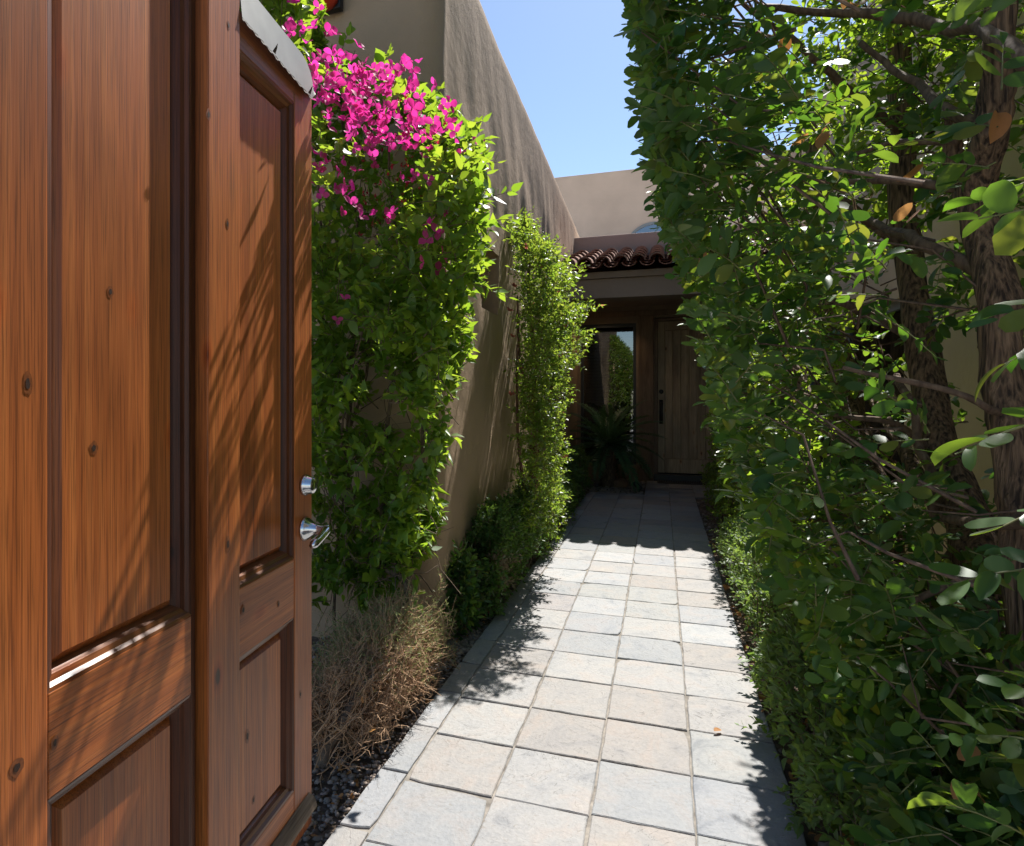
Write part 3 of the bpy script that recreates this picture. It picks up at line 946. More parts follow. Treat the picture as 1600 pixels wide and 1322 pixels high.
b.tube([(-0.006, WT + 0.01, 1.19), (-0.006, WT - 0.05, 1.16), (-0.006, WT - 0.06, 1.04), (-0.006, WT - 0.05, 0.92), (-0.006, WT + 0.01, 0.89)], [0.01] * 5, 8)
b.build('handle', M['black'], fdo, True, off=EB)
ebox('sill', M['frame_dark'], -0.11, 0.9, WT - 0.09, WT + 0.044, -0.004, 0.10, bevel=0.005)
ebox('dark_backing', M['dark_backing'], -0.2, 1.0, WT + 0.26, WT + 0.3, -0.1, 2.6, parent=fdo)  # unseen board added to stop light leaking in around the door
# beam, fascia and ceiling
YB = 7.95
ebox('beam', M['beam'], -1.5, 3.2, YB, YB + 0.28, 2.485, 2.72, bevel=0.004)
ebox('fascia', M['beam'], -1.5, 3.2, YB - 0.045, YB + 0.2, 2.722, 2.80, bevel=0.004)
ebox('ceiling', M['ceiling'], -1.5, 3.2, YB + 0.281, WT + 0.1, 2.66, 2.70)
# recessed lamp in the ceiling
b = MB(); b.lathe([(0.075, 0), (0.075, 0.012), (0.06, 0.012)], (-0.857, 9.75, 2.66), (0, 0, -1), 24)
dl = b.build('downlight', M['black'], eh, True, off=EB)
b = MB(); b.lathe([(0.052, 0), (0.05, 0.004)], (-0.857, 9.75, 2.6475), (0, 0, -1), 20)
b.build('lamp', M['lamp'], dl, True, off=EB)
lt = bpy.data.lights.new('downlight_glow', 'SPOT'); lt.energy = 14; lt.spot_size = R(120); lt.spot_blend = 0.6; lt.color = (1.0, 0.72, 0.45); lt.shadow_soft_size = 0.04
lt.energy = 8
lo = link(bpy.data.objects.new('downlight_glow', lt)); lo.location = (-0.857, 9.75, 2.635)
# tiled eave roof: pans and covers, course by course
def half_tile(mat, convex, r0, r1, L, th, name):
    V = []; F = []
    n = 7
    for (y, r) in ((0, r0), (L, r1)):
        for t_ in (0, th):
            for k in range(n):
                a = math.pi * (0.04 + 0.92 * k / (n - 1))
                rr = r - t_
                V.append((rr * math.cos(a), y, (rr * math.sin(a)) * (1 if convex else -0.75)))
    def id(e, s_, k): return e * 2 * n + s_ * n + k
    for k in range(n - 1):
        F += [(id(0, 0, k), id(0, 0, k + 1), id(1, 0, k + 1), id(1, 0, k)), (id(0, 1, k + 1), id(0, 1, k), id(1, 1, k), id(1, 1, k + 1)),
              (id(0, 0, k + 1), id(0, 0, k), id(0, 1, k), id(0, 1, k + 1)), (id(1, 0, k), id(1, 0, k + 1), id(1, 1, k + 1), id(1, 1, k))]
    for k in (0, n - 1):
        F.append((id(0, 0, k), id(1, 0, k), id(1, 1, k), id(0, 1, k)))
    b = MB(); b.raw(V, F)
    return b.mesh(name, mat, False)
covers = [half_tile(M['clay'], True, 0.094, 0.078, 0.46, 0.016, 'roof_tile') for _ in range(1)]
pan = half_tile(M['clay_pan'], False, 0.088, 0.100, 0.46, 0.014, 'roof_pan')
pitch = R(14)
PX = 0.205
for row in range(5):
    for c in range(21):
        for kind in (0, 1):
            rr = random.Random(row * 97 + c * 7 + kind)
            o = bpy.data.objects.new('roof_tile' if kind == 0 else 'roof_pan', covers[0] if kind == 0 else pan)
            link(o, eh)
            dist = row * 0.37 + rr.uniform(-.012, .012)
            x = -1.08 + c * PX + (0 if kind == 0 else PX / 2)
            zoff = 0.075 if kind == 0 else 0.085
            o.location = (x + rr.uniform(-.005, .005), 7.72 + dist * math.cos(pitch) - 10.1, 2.79 + dist * math.sin(pitch) + zoff - 0.0 + (0.012 * row) - (0.0 if kind == 0 else 0.0))
            o.rotation_euler = (pitch - 0.03, 0, rr.uniform(-.015, .015))
b = MB(); b.raw([(-1.5, 7.93, 2.803), (3.2, 7.93, 2.803), (3.2, 9.59, 3.22), (-1.5, 9.59, 3.22)], [(0, 1, 2, 3)])
b.build('roof_deck', M['trimbrown'], eh, off=EB)
# parapet above the porch, white roof behind it, upper wall with an arched window
ebox('parapet', M['stucco_entry'], -1.32, 3.2, 9.6, 9.85, 2.95, 3.655, bevel=0.012)
ebox('flat_roof', M['roofwhite'], -6, 6, 9.852, 13.95, 3.3, 3.36)
ebox('upper_wall', M['stucco_upper'], -9, 6, 13.95, 14.25, 3.0, 6.09, bevel=0.03)
b = MB()
cx, cz, rad = -0.15, 4.30, 0.615
pts = [(cx + rad * math.cos(a), cz + rad * math.sin(a)) for a in [math.pi * i / 24 for i in range(25)]] + [(cx - rad, 3.5), (cx + rad, 3.5)]
inn = [(cx + (rad - .05) * math.cos(a), cz + (rad - .05) * math.sin(a)) for a in [math.pi * i / 24 for i in range(25)]] + [(cx - rad + .05, 3.55), (cx + rad - .05, 3.55)]
n = len(pts)
V = [(x, 13.90, z) for x, z in pts] + [(x, 13.90, z) for x, z in inn] + [(x, 13.95, z) for x, z in pts] + [(x, 13.95, z) for x, z in inn]
F = []
for i in range(n):
    j = (i + 1) % n
    F += [(i, j, n + j, n + i), (i, 2 * n + i, 2 * n + j, j), (n + i, n + j, 3 * n + j, 3 * n + i)]
b.raw(V, F)
aw = b.build('arched_window', M['frame_grey'], eh, off=EB)
b = MB(); b.raw([(x, 13.925, z) for x, z in inn], [tuple(range(n))[::-1]])
b.build('pane', M['glass_arch'], aw, off=EB)
b = MB(); b.raw([(x, 13.945, z) for x, z in inn], [tuple(range(n))[::-1]])
b.build('dark_backing', M['dark_backing'], aw, off=EB)

# doormat with ribs
dm = thing('door_mat', 'dark ribbed rubber mat in front of the plank door', 'mat', (0.38, 9.87, 0))
b = MB(); b.box(-0.44, 0.44, -0.125, 0.125, 0.0015, 0.012); b.build('mat_base', M['mat'], dm, bevel=0.003)
b = MB()
for i in range(36):
    x = -0.42 + i * 0.024
    b.box(x - 0.006, x + 0.006, -0.105, 0.105, 0.0122, 0.02)
b.build('ribs', M['black'], dm)['kind'] = 'stuff'

# spotlight and rock by the palm
sp = thing('garden_spotlight', 'small black garden spotlight staked in gravel at the porch step', 'spotlight', (-0.285, 8.85, -0.02))
b = MB(); b.tube([(0, 0, -0.05), (0, 0, 0.06)], [0.008, 0.008], 8); b.build('stake', M['black'], sp, True)
b = MB(); b.lathe([(0.022, 0), (0.03, 0.02), (0.034, 0.11), (0.04, 0.13), (0.036, 0.13), (0.03, 0.11)], (0.03, 0.02, 0.05), (-0.75, 0.25, 0.6), 16)
b.build('lamp_head', M['black'], sp, True)
def rock(name, label, cat, loc, s, sd_):
    b = MB(); V = []; F = []
    n, mm = 14, 8
    for j in range(mm + 1):
        th_ = math.pi * j / mm
        for i in range(n):
            a = 2 * math.pi * i / n
            v = Vector((math.sin(th_) * math.cos(a), math.sin(th_) * math.sin(a), math.cos(th_)))
            k = 1 + 0.35 * noise.noise(v * 1.6 + Vector((sd_, 0, 0))) + 0.12 * noise.noise(v * 4 + Vector((0, sd_, 0)))
            V.append((v.x * s[0] * k, v.y * s[1] * k, max(-0.4, v.z) * s[2] * k))
    for j in range(mm):
        for i in range(n):
            F.append((j * n + i, (j + 1) * n + i, (j + 1) * n + (i + 1) % n, j * n + (i + 1) % n))
    b.raw(V, F)
    o = b.build(name, M['rock'], None, True)
    o.location = loc
    return tag(o, label, cat)
rock('rock', 'reddish brown rock lying in gravel beside the palm', 'rock', (-0.60, 9.35, 0.0), (0.17, 0.12, 0.1), 3)

# ================================================================== right house with window
sh = thing('side_house', 'pale ochre stucco house wall with window behind the tall hedge', 'house', (1.5, 4, 0))
SB = np.array((1.5, 4, 0))
b = MB()
b.box(1.5, 1.8, -0.5, 4.86, -0.1, 4.3); b.box(1.5, 1.8, 7.95, 9.9, -0.1, 4.3)
b.box(1.5, 1.8, 4.86, 7.95, -0.1, 0.46); b.box(1.5, 1.8, 4.86, 7.95, 1.95, 4.3)
b.build('wall', M['stucco_side'], sh, off=SB)
b = MB()
for y0, y1 in ((4.86, 4.94), (6.37, 6.43), (7.87, 7.95)):
    b.box(1.535, 1.6, y0, y1, 0.46, 1.95)
for (ya, yb) in ((4.94, 6.37), (6.43, 7.87)):
    b.box(1.535, 1.6, ya, yb, 0.46, 0.52); b.box(1.535, 1.6, ya, yb, 1.89, 1.95)
wn_ = b.build('window', M['frame_grey'], sh, off=SB)
b = MB(); b.box(1.56, 1.566, 4.941, 6.369, 0.521, 1.889); b.build('pane', M['glass_side'], wn_, off=SB)
b = MB(); b.box(1.56, 1.566, 6.431, 7.869, 0.521, 1.889); b.build('pane', M['glass_side'], wn_, off=SB)
b = MB(); b.box(1.45, 1.56, 4.80, 8.0, 0.415, 0.458); b.build('window_sill', M['sill'], wn_, off=SB, bevel=0.006)
b = MB(); b.box(1.75, 1.79, 4.87, 7.94, 0.47, 1.94); b.build('dark_backing', M['dark_backing'], wn_, off=SB)

# ================================================================== wooden garden gate
ga = R(5.7)
gate = thing('garden_gate', 'open varnished brown wooden panel gate with metal capped top', 'gate', (-0.987, 1.654, 0), math.atan2(-math.cos(ga), math.sin(ga)))
GZ0, GZ1 = 0.03, 2.215
def gpart(name, mat, *a, bevel=0.003, parent=None):
    b = MB(); b.box(*a)
    return b.build(name, mat, parent or gate, bevel=bevel)
# local axes: x from the free edge back towards the hinge, y out to the path, z up
gpart('stile', M['wood_v'], 0.0, 0.114, -0.045, 0.0, GZ0, GZ1, bevel=0.004)
gpart('stile', M['wood_v'], 0.415, 0.540, -0.045, 0.013, GZ0, 2.34, bevel=0.003)
gpart('stile', M['wood_v'], 0.935, 1.075, -0.045, 0.0, GZ0, 2.34, bevel=0.003)
gpart('backing', M['wood_dark_v'], 0.5405, 0.5775, -0.04, -0.028, GZ0, 2.34, bevel=0)
gpart('astragal', M['wood_dark_v'], 0.552, 0.572, -0.028, -0.008, GZ0, 2.34, bevel=0.004)
for (x0, x1) in ((0.1142, 0.4148), (0.578, 0.9348)):
    gpart('rail', M['wood_h'], x0, x1, -0.045, -0.0008, 0.68, 0.845, bevel=0.003)
    gpart('rail', M['wood_h'], x0, x1, -0.045, -0.0008, GZ0, 0.192, bevel=0.003)
    top = 2.124 if x0 < 0.3 else 2.6
    gpart('rail', M['wood_h'], x0, x1, -0.045, -0.0008, top, top + 0.095, bevel=0.003)
    for (z0, z1) in ((0.192, 0.68), (0.845, top)):
        # raised panel: field and bevelled rim
        mw = 0.03
        b = MB()
        d0, d1, bw = -0.034, -0.019, 0.03
        px0, px1, pz0, pz1 = x0 - 0.004, x1 + 0.004, z0 - 0.004, z1 + 0.004
        ix0, ix1, iz0, iz1 = x0 + mw + bw * 0.5, x1 - mw - bw * 0.5, z0 + mw + bw * 0.5, z1 - mw - bw * 0.5
        ox0, ox1, oz0, oz1 = x0 + mw, x1 - mw, z0 + mw, z1 - mw
        V = [(px0, d0, pz0), (px1, d0, pz0), (px1, d0, pz1), (px0, d0, pz1),
             (ox0, d0, oz0), (ox1, d0, oz0), (ox1, d0, oz1), (ox0, d0, oz1),
             (ix0, d1, iz0), (ix1, d1, iz0), (ix1, d1, iz1), (ix0, d1, iz1)]
        F = []
        for q in range(4):
            w = (q + 1) % 4
            F += [(q + 4, w + 4, w, q), (q + 8, w + 8, w + 4, q + 4)]
        F.append((11, 10, 9, 8))
        b.raw(V, F)
        b.build('panel', M['wood_v'], gate)
        # moulding strips with a stepped profile, mitred at the corners
        pr = [(0.0, -0.0015), (0.006, -0.003), (0.011, -0.010), (0.020, -0.014), (0.023, -0.022), (0.029, -0.032)]
        corners = [(x0, z0), (x1, z0), (x1, z1), (x0, z1)]
        for q in range(4):
            c0, c1 = corners[q], corners[(q + 1) % 4]
            V = []
            for (ins, yy) in pr:
                for ci, cc in ((0, c0), (1, c1)):
                    sx = 1 if cc[0] == x0 else -1
                    sz = 1 if cc[1] == z0 else -1
                    V.append((cc[0] + sx * ins, yy, cc[1] + sz * ins))
            F = [(2 * k, 2 * k + 1, 2 * k + 3, 2 * k + 2)[::-1] for k in range(len(pr) - 1)]
            b = MB(); b.raw(V, F)
            b.build('moulding', M['wood_dark_h'] if q in (0, 2) else M['wood_dark_v'], gate)
# drip strip near the bottom, weathered
b = MB(); b.extrude([(-0.0005, 0.085), (0.022, 0.088), (0.026, 0.098), (0.020, 0.118), (-0.0005, 0.135)], 0.018, 0.41, 0)
b.build('drip_strip', M['wood_grey'], gate, bevel=0.004)
b = MB(); b.extrude([(-0.0005, 0.085), (0.022, 0.088), (0.026, 0.098), (0.020, 0.118), (-0.0005, 0.135)], 0.58, 1.06, 0)
b.build('drip_strip', M['wood_grey'], gate, bevel=0.004)
# knots in the boards: a dark split heart in a reddish halo
M['knot'] = simple('knot_heart', (0.035, 0.014, 0.007), 0.6, vary=0.4, scale=300)
M['knot_halo'] = simple('knot_halo', (0.21, 0.060, 0.014), 0.45, vary=0.3, scale=160)
for qi, (kx, kz, ko) in enumerate([(0.972, 1.321, 0.0000), (0.785, 1.488, -0.0190), (0.824, 1.214, -0.0190), (0.463, 2.140, 0.0130), (0.539, 1.905, 0.0130), (0.468, 1.690, 0.0130), (0.330, 0.459, -0.0190), (0.300, 0.282, -0.0190), (0.380, 0.789, 0.0000), (0.206, 0.747, 0.0000), (0.078, 0.448, 0.0000), (0.923, 0.764, 0.0000), (0.990, 0.763, 0.0000), (0.466, 0.968, 0.0130), ]):
    rr = random.Random(qi + 40)
    a_ = rr.uniform(0.0025, 0.0055); c_ = a_ * rr.uniform(1.2, 2.2)
    def blob(k_, yy, sd_):
        n_ = 16
        V = []
        for t_ in range(n_):
            an = 2 * math.pi * t_ / n_
            w_ = 1 + 0.3 * noise.noise(Vector((math.cos(an) * 1.4, math.sin(an) * 1.4, sd_)))
            V.append((kx + a_ * k_ * w_ * math.cos(an), yy, kz + c_ * k_ * w_ * math.sin(an)))
        b = MB(); b.raw(V, [tuple(range(n_))[::-1]])
        return b
    kh = blob(2.1, ko + 0.0006, qi + .3).build('knot', M['knot_halo'], gate)
    blob(1.0, ko + 0.0010, qi + .7).build('knot_heart', M['knot'], kh)
# metal cap on the top of the free end, front lip with ragged lower edge
def cap():
    n = 100
    V = []; F = []
    rr = random.Random(5)
    xs = [0.003 + i * (0.412 - 0.003) / n for i in range(n + 1)]
    rows = 7
    for i, x in enumerate(xs):
        lift = 0.0
        if x < 0.085:                       # rounded end corner
            k = (0.085 - x) / 0.085
            lift = -0.07 * (1 - math.sqrt(max(0, 1 - k * k)))
        tilt = 0.045 * (x - 0.06)
        scal = 0.0006 * math.sin(x * 260) + rr.uniform(-.0003, .0003)
        if x < 0.06: scal += 0.0
        zl = 2.172 + tilt + scal
        zf = 2.222 + tilt * 1.0 + min(0, lift * 0.6)
        zt = 2.285 + tilt * 0.6 + lift
        zf = min(zf, zt - 0.004)
        zl = min(zl, zf - 0.004) if x > 0.03 else max(zl, 2.172)
        zl += max(0.0, 0.035 - x) * 0.9
        zl = min(zl, zf - 0.002)
        V += [(x, 0.017, zl), (x, 0.012, zf), (x, 0.009, zf + 0.002), (x, 0.004, zt - 0.004), (x, -0.004, zt), (x, -0.041, zt), (x, -0.05, zt - 0.01)]
    for i in range(n):
        for k in range(rows - 1):
            F.append((i * rows + k, i * rows + k + 1, (i + 1) * rows + k + 1, (i + 1) * rows + k))
    F.append(tuple(range(rows)))
    b = MB(); b.raw(V, F)
    c = b.build('cap', M['flashing'], gate, False)
    # torn, dark lower edge behind the lip and two bent tabs
    b = MB()
    V = []; F = []
    for i, x in enumerate(xs):
        tilt = 0.045 * (x - 0.06)
        s_ = 0.0022 * math.sin(x * 190 + 1) + rr.uniform(-.0016, .0016)
        xx = max(x, 0.03)
        V += [(xx, 0.0145, 2.178 + tilt), (xx, 0.0185, 2.166 + tilt + s_)]
    for i in range(n):
        F.append((2 * i, 2 * i + 1, 2 * i + 3, 2 * i + 2))
    b.raw(V, F)
    for x in (0.062, 0.268):
        tilt = 0.045 * (x - 0.06)
        b.raw([(x - 0.009, 0.02, 2.172 + tilt), (x + 0.007, 0.02, 2.171 + tilt), (x + 0.003, 0.027, 2.182 + tilt), (x - 0.003, 0.03, 2.196 + tilt), (x - 0.006, 0.026, 2.184 + tilt)], [(0, 1, 2, 3, 4)])
    b.build('ragged_edge', M['dark_edge'], c)
    gpart('end_block', M['flashing'], 0.002, 0.112, -0.043, 0.004, 2.2155, 2.226, bevel=0.002, parent=c)
cap()
# deadbolt and lever
b = MB(); b.lathe([(0.030, 0), (0.031, 0.006), (0.029, 0.011), (0.026, 0.014), (0.0245, 0.03), (0.021, 0.034), (0.01, 0.036)], (0.054, 0.0, 1.043), (0, 1, 0), 28)
b.build('deadbolt', M['chrome'], gate, True)
b = MB()
b.lathe([(0.035, 0), (0.036, 0.005), (0.031, 0.012), (0.023, 0.024), (0.0165, 0.037), (0.0145, 0.055), (0.0155, 0.072), (0.013, 0.077)], (0.052, 0.0, 0.916), (0, 1, 0), 28)
lev = curve_pts([(0.052, 0.068, 0.916), (0.075, 0.072, 0.911), (0.11, 0.071, 0.900), (0.145, 0.066, 0.890)], 10)
b.tube(lev, [0.0145, 0.0145, 0.014, 0.0135, 0.013, 0.0125, 0.0125, 0.013, 0.013, 0.007], 12)
b.build('handle', M['chrome'], gate, True)

# ================================================================== plants
def in_poly(t, tab):
    xs = [p[0] for p in tab]; ys = [p[1] for p in tab]
    return np.interp(t, xs, ys)

# ---- bougainvillea
def bougainvillea():
    base = np.array((-1.25, 2.9, 0.0))
    root = thing('bougainvillea', 'tall bougainvillea with magenta flowers climbing the wall behind the gate', 'flowering vine', tuple(base))
    rg = np.random.default_rng(21)
    tabR = [(0.25, -1.22), (0.40, -1.18), (0.62, -1.03), (0.79, -0.96), (1.07, -0.96), (1.29, -0.90), (1.43, -0.84), (1.57, -0.80), (1.76, -0.75), (1.95, -0.70), (2.15, -0.78), (2.33, -0.72), (2.45, -0.76), (2.55, -0.84), (2.69, -1.06), (2.80, -1.30), (2.88, -1.50), (3.14, -1.62), (3.5, -1.75)]
    # candidate twigs
    centres = [(-1.62, 2.45, 2.91, 5), (-1.45, 2.42, 2.79, 16), (-1.36, 2.42, 2.70, 26), (-1.30, 2.42, 2.60, 22), (-1.24, 2.42, 2.62, 24), (-1.42, 2.42, 2.64, 16), (-1.18, 2.42, 2.54, 22), (-1.11, 2.42, 2.52, 26), (-1.05, 2.42, 2.45, 24),
               (-1.0, 2.45, 2.43, 24), (-1.09, 2.42, 2.40, 14), (-1.24, 2.42, 2.49, 10), (-0.88, 2.45, 2.50, 7), (-0.78, 2.45, 2.30, 5), (-1.36, 2.4, 2.25, 6), (-1.27, 2.4, 2.23, 6), (-1.2, 2.38, 2.07, 6), (-1.0, 2.4, 2.2, 5), (-0.84, 2.4, 1.85, 5),
               (-0.88, 2.4, 2.02, 3), (-1.32, 2.36, 1.66, 3), (-1.58, 2.4, 3.02, 6), (-1.36, 2.4, 2.86, 4), (-1.14, 2.4, 2.36, 8), (-1.3, 2.4, 2.2, 2), (-0.93, 2.45, 2.38, 6)]
    def limit(x, y, z):
        q = 2.6 / np.maximum(y, 1.7)
        nz_ = np.array([noise.noise(Vector((c * 2.6, b_ * 2.2, 7.7))) for b_, c in zip(y, z)])
        return in_poly(H_EYE + (z - H_EYE) * q, tabR) / q + np.interp(z, [1.1, 1.5, 2.0, 2.3], [0.03, -0.03, -0.02, 0.03]) + np.where(z > 2.3, 0.10, 0.16) * (nz_ - 0.15)
    n = 7200
    z = 0.30 + (3.35 - 0.30) * rg.random(n) ** 0.85
    y = 3.02 - rg.random(n) ** 0.85 * np.interp(z, [0.3, 0.9, 1.3, 1.8], [0.36, 0.5, 0.8, 1.15])
    xr = limit(0, y, z)
    u = rg.random(n)
    x = xr - (u ** 1.5) * (xr + 1.85)
    ok = (y > 1.86) & ~((y < 2.15) & (x < -1.45))
    dens = np.where(z < 1.3, 0.50 + 0.25 * (u < 0.25), 1.0)
    ok &= rg.random(n) < dens
    # uneven clumps and gaps
    cl = np.array([noise.noise(Vector((a * 3.6, b_ * 3.6, c * 3.6))) + 0.5 * noise.noise(Vector((a * 8, b_ * 8, c * 8))) for a, b_, c in zip(x, y, z)])
    ok &= cl > np.where(z > 2.0, 0.04, np.where(z > 1.0, -0.06, -0.02))
    # flowers sit on the outside: few leaves in front of their clusters
    q_ = 2.45 / y
    for (cx_, cy_, cz_, cnt) in centres:
        near = np.hypot(x * q_ - cx_, H_EYE + (z - H_EYE) * q_ - cz_) < 0.05 + 0.0035 * cnt
        ok &= ~(near & (y < 2.35) & (rg.random(n) < 0.8))
    P = np.stack([x, y, z], -1)[ok]
    k = len(P)
    out = np.stack([0.55 + rg.normal(0, .5, k), -0.75 + rg.normal(0, .4, k), 0.35 + rg.normal(0, .5, k)], -1)
    D = norm(out)
    L = rg.uniform(0.09, 0.24, k)
    P = P - D * L[:, None] * 0.75
    tip = P + D * L[:, None]
    P[:, 0] -= np.maximum(0, tip[:, 0] - limit(0, tip[:, 1], tip[:, 2]) - 0.02)
    P[:, 1] = np.clip(P[:, 1], 1.95, 3.03)
    Nn = norm(np.stack([rg.normal(0, .4, k), rg.normal(0, .4, k) + 0.1, np.ones(k)], -1))
    lp, ld, ln, ls, cen = sprays(rg, P, D, Nn, L, 7, 0.050, 55, False, 0.2, 0.5, 0.15, 0.45)
    keep = (lp[:, 1] < 3.06) & (lp[:, 1] > 1.74)
    lp, ld, ln, ls = lp[keep], ld[keep], ln[keep], ls[keep]
    # extra sprigs reaching out to the right and above
    E = [((-0.86, 2.62, 1.98), (0.9, -0.1, 0.35), 0.30), ((-0.88, 2.5, 2.02), (0.8, -0.3, 0.2), 0.22), ((-0.92, 2.55, 2.36), (0.8, 0.0, 0.55), 0.26), ((-0.95, 2.6, 2.42), (0.5, 0.0, 0.8), 0.2),
         ((-1.2, 2.5, 2.62), (0.5, -0.2, 0.85), 0.22), ((-1.38, 2.5, 2.72), (0.35, -0.1, 0.9), 0.26), ((-1.5, 2.4, 2.85), (0.5, -0.2, 0.8), 0.3), ((-1.25, 2.5, 2.55), (0.7, -0.2, 0.6), 0.28),
         ((-1.05, 2.55, 2.48), (0.6, -0.1, 0.6), 0.24), ((-0.95, 2.45, 1.62), (0.8, -0.3, -0.1), 0.25), ((-0.98, 2.5, 1.5), (0.8, -0.2, -0.4), 0.22), ((-1.0, 2.6, 1.2), (0.8, -0.3, -0.2), 0.2),
         ((-1.05, 2.6, 0.9), (0.8, -0.3, -0.3), 0.2), ((-0.85, 2.6, 2.3), (0.9, -0.1, 0.1), 0.2), ((-0.9, 2.55, 1.8), (0.9, -0.2, 0.0), 0.24), ((-1.08, 2.65, 0.75), (0.7, -0.3, -0.5), 0.18),
         ((-0.80, 2.45, 1.98), (0.95, 0.0, 0.25), 0.3), ((-0.72, 2.3, 2.0), (0.8, 0.1, 0.5), 0.22), ((-0.78, 2.3, 2.15), (0.7, 0.1, 0.75), 0.24), ((-1.22, 2.4, 2.5), (0.25, 0.1, 0.95), 0.22), ((-1.3, 2.2, 2.45), (0.5, 0.1, 0.85), 0.25),
         ((-1.0, 2.3, 2.25), (0.5, 0.1, 0.85), 0.24), ((-1.12, 2.75, 0.6), (0.3, -0.4, -0.6), 0.24), ((-1.3, 2.75, 0.62), (0.1, -0.5, -0.7), 0.25), ((-1.45, 2.75, 0.65), (0.2, -0.5, -0.7), 0.26), ((-0.72, 2.2, 1.72), (0.9, 0.1, -0.1), 0.2)]
    EP = np.array([e[0] for e in E]); ED = np.array([e[1] for e in E], float); EL = np.array([e[2] for e in E])
    a = sprays(rg, EP, ED, np.tile([0.1, 0.2, 1.0], (len(E), 1)), EL, 11, 0.052, 60, False, 0.22, 0.4, 0.1, 0.3)
    lp = np.concatenate([lp, a[0]]); ld = np.concatenate([ld, a[1]]); ln = np.concatenate([ln, a[2]]); ls = np.concatenate([ls, a[3]])
    foliage(root, base, [T_HEART, T_HEART2, T_HEART3], M['leaf_boug'], M['leaf_boug_o'], lp, ld, ln, ls, 260)
    # twigs
    tw = MB(); add_lines(tw, cen, 0.0022, 0.0008); add_lines(tw, a[4], 0.0026, 0.0009)
    tw.build('twigs', M['bark_vine'], root, True, off=base)['kind'] = 'stuff'
    # woody stems
    paths = [
        ([(-1.25, 2.93, -0.05), (-1.2, 2.84, 0.18), (-1.13, 2.76, 0.38), (-1.2, 2.8, 0.43), (-1.36, 2.88, 0.47), (-1.5, 2.92, 0.62), (-1.55, 2.95, 1.1), (-1.5, 2.95, 1.8)], 0.026, 0.009),
        ([(-1.36, 2.88, 0.47), (-1.33, 2.9, 0.8), (-1.28, 2.9, 1.3), (-1.2, 2.85, 1.8), (-1.2, 2.7, 2.3), (-1.15, 2.55, 2.6)], 0.014, 0.005),
        ([(-1.13, 2.76, 0.38), (-1.1, 2.8, 0.7), (-1.07, 2.8, 1.1), (-1.02, 2.7, 1.6), (-0.95, 2.65, 2.1), (-0.88, 2.6, 2.4)], 0.013, 0.005),
        ([(-1.5, 2.92, 0.62), (-1.62, 2.95, 1.0), (-1.66, 2.9, 1.6), (-1.6, 2.75, 2.3), (-1.55, 2.5, 2.9)], 0.013, 0.005),
        ([(-1.55, 2.95, 1.1), (-1.4, 2.9, 1.5), (-1.38, 2.75, 2.0), (-1.4, 2.6, 2.6), (-1.38, 2.5, 2.85)], 0.009, 0.004),
        ([(-1.36, 2.88, 0.47), (-1.42, 2.8, 0.75), (-1.45, 2.7, 1.05), (-1.35, 2.6, 1.4), (-1.2, 2.5, 1.7)], 0.008, 0.003),
        ([(-1.62, 2.95, -0.05), (-1.6, 2.9, 0.4), (-1.52, 2.85, 0.8), (-1.45, 2.8, 1.3)], 0.009, 0.004)]
    for i, (p, r0, r1) in enumerate(paths):
        c = curve_pts(p, 26)
        c = [q + Vector((noise.noise(q * 6), noise.noise(q * 6 + Vector((9, 0, 0))), 0)) * 0.012 for q in c]
        b = MB(); b.tube([tuple(q - Vector(base)) for q in c], list(np.linspace(r0, r1, 26)), 8, 0.25, i)
        b.build('stem', M['bark_vine'], root, True)
    tn = 130
    tp0 = np.stack([rg.uniform(-1.7, -1.05, tn), rg.uniform(2.7, 3.0, tn), rg.uniform(0.4, 2.2, tn)], -1)
    td = norm(np.stack([rg.normal(0, .5, tn), rg.normal(-.1, .3, tn), rg.normal(.4, .7, tn)], -1)) * rg.uniform(.2, .5, (tn, 1))
    C = np.stack([tp0] + [tp0 + td * f_ + rg.normal(0, .035, (tn, 3)) * f_ + np.array([0, 0, -.12]) * f_ ** 2 for f_ in (.2, .4, .6, .8, 1.0)], 1)
    tw = MB(); add_lines(tw, C, 0.004, 0.0012)
    tw.build('bare_twigs', M['bark_vine'], root, True, off=base)['kind'] = 'stuff'
    # flowers: three papery bracts each
    def bract_mesh(sd_):
        r = random.Random(sd_)
        b = MB()
        for q in range(3):
            a0 = q * 2.094 + r.uniform(-.25, .25)
            tilt = r.uniform(0.35, 0.95)
            V = []; n_ = 6
            xs = [0, .2, .45, .7, .9, 1.0]; ws = [0.05, .26, .36, .30, .15, 0.02]
            F = []
            ca, sa = math.cos(a0), math.sin(a0)
            for i in range(n_):
                for sgn in (-1, 0, 1):
                    L_ = xs[i]
                    w = ws[i] * sgn
                    hz = math.sin(tilt) * L_ - 0.25 * L_ * L_ + 0.28 * abs(w) + r.uniform(-.03, .03)
                    rad_ = math.cos(tilt) * L_ + 0.05
                    V.append((ca * rad_ - sa * w, sa * rad_ + ca * w, hz))
            for i in range(n_ - 1):
                for s_ in range(2):
                    F.append((i * 3 + s_, i * 3 + s_ + 1, (i + 1) * 3 + s_ + 1, (i + 1) * 3 + s_))
            b.raw(V, F)
        return b.mesh('flower', M['bract'], True)
    fm = [bract_mesh(i) for i in range(6)]
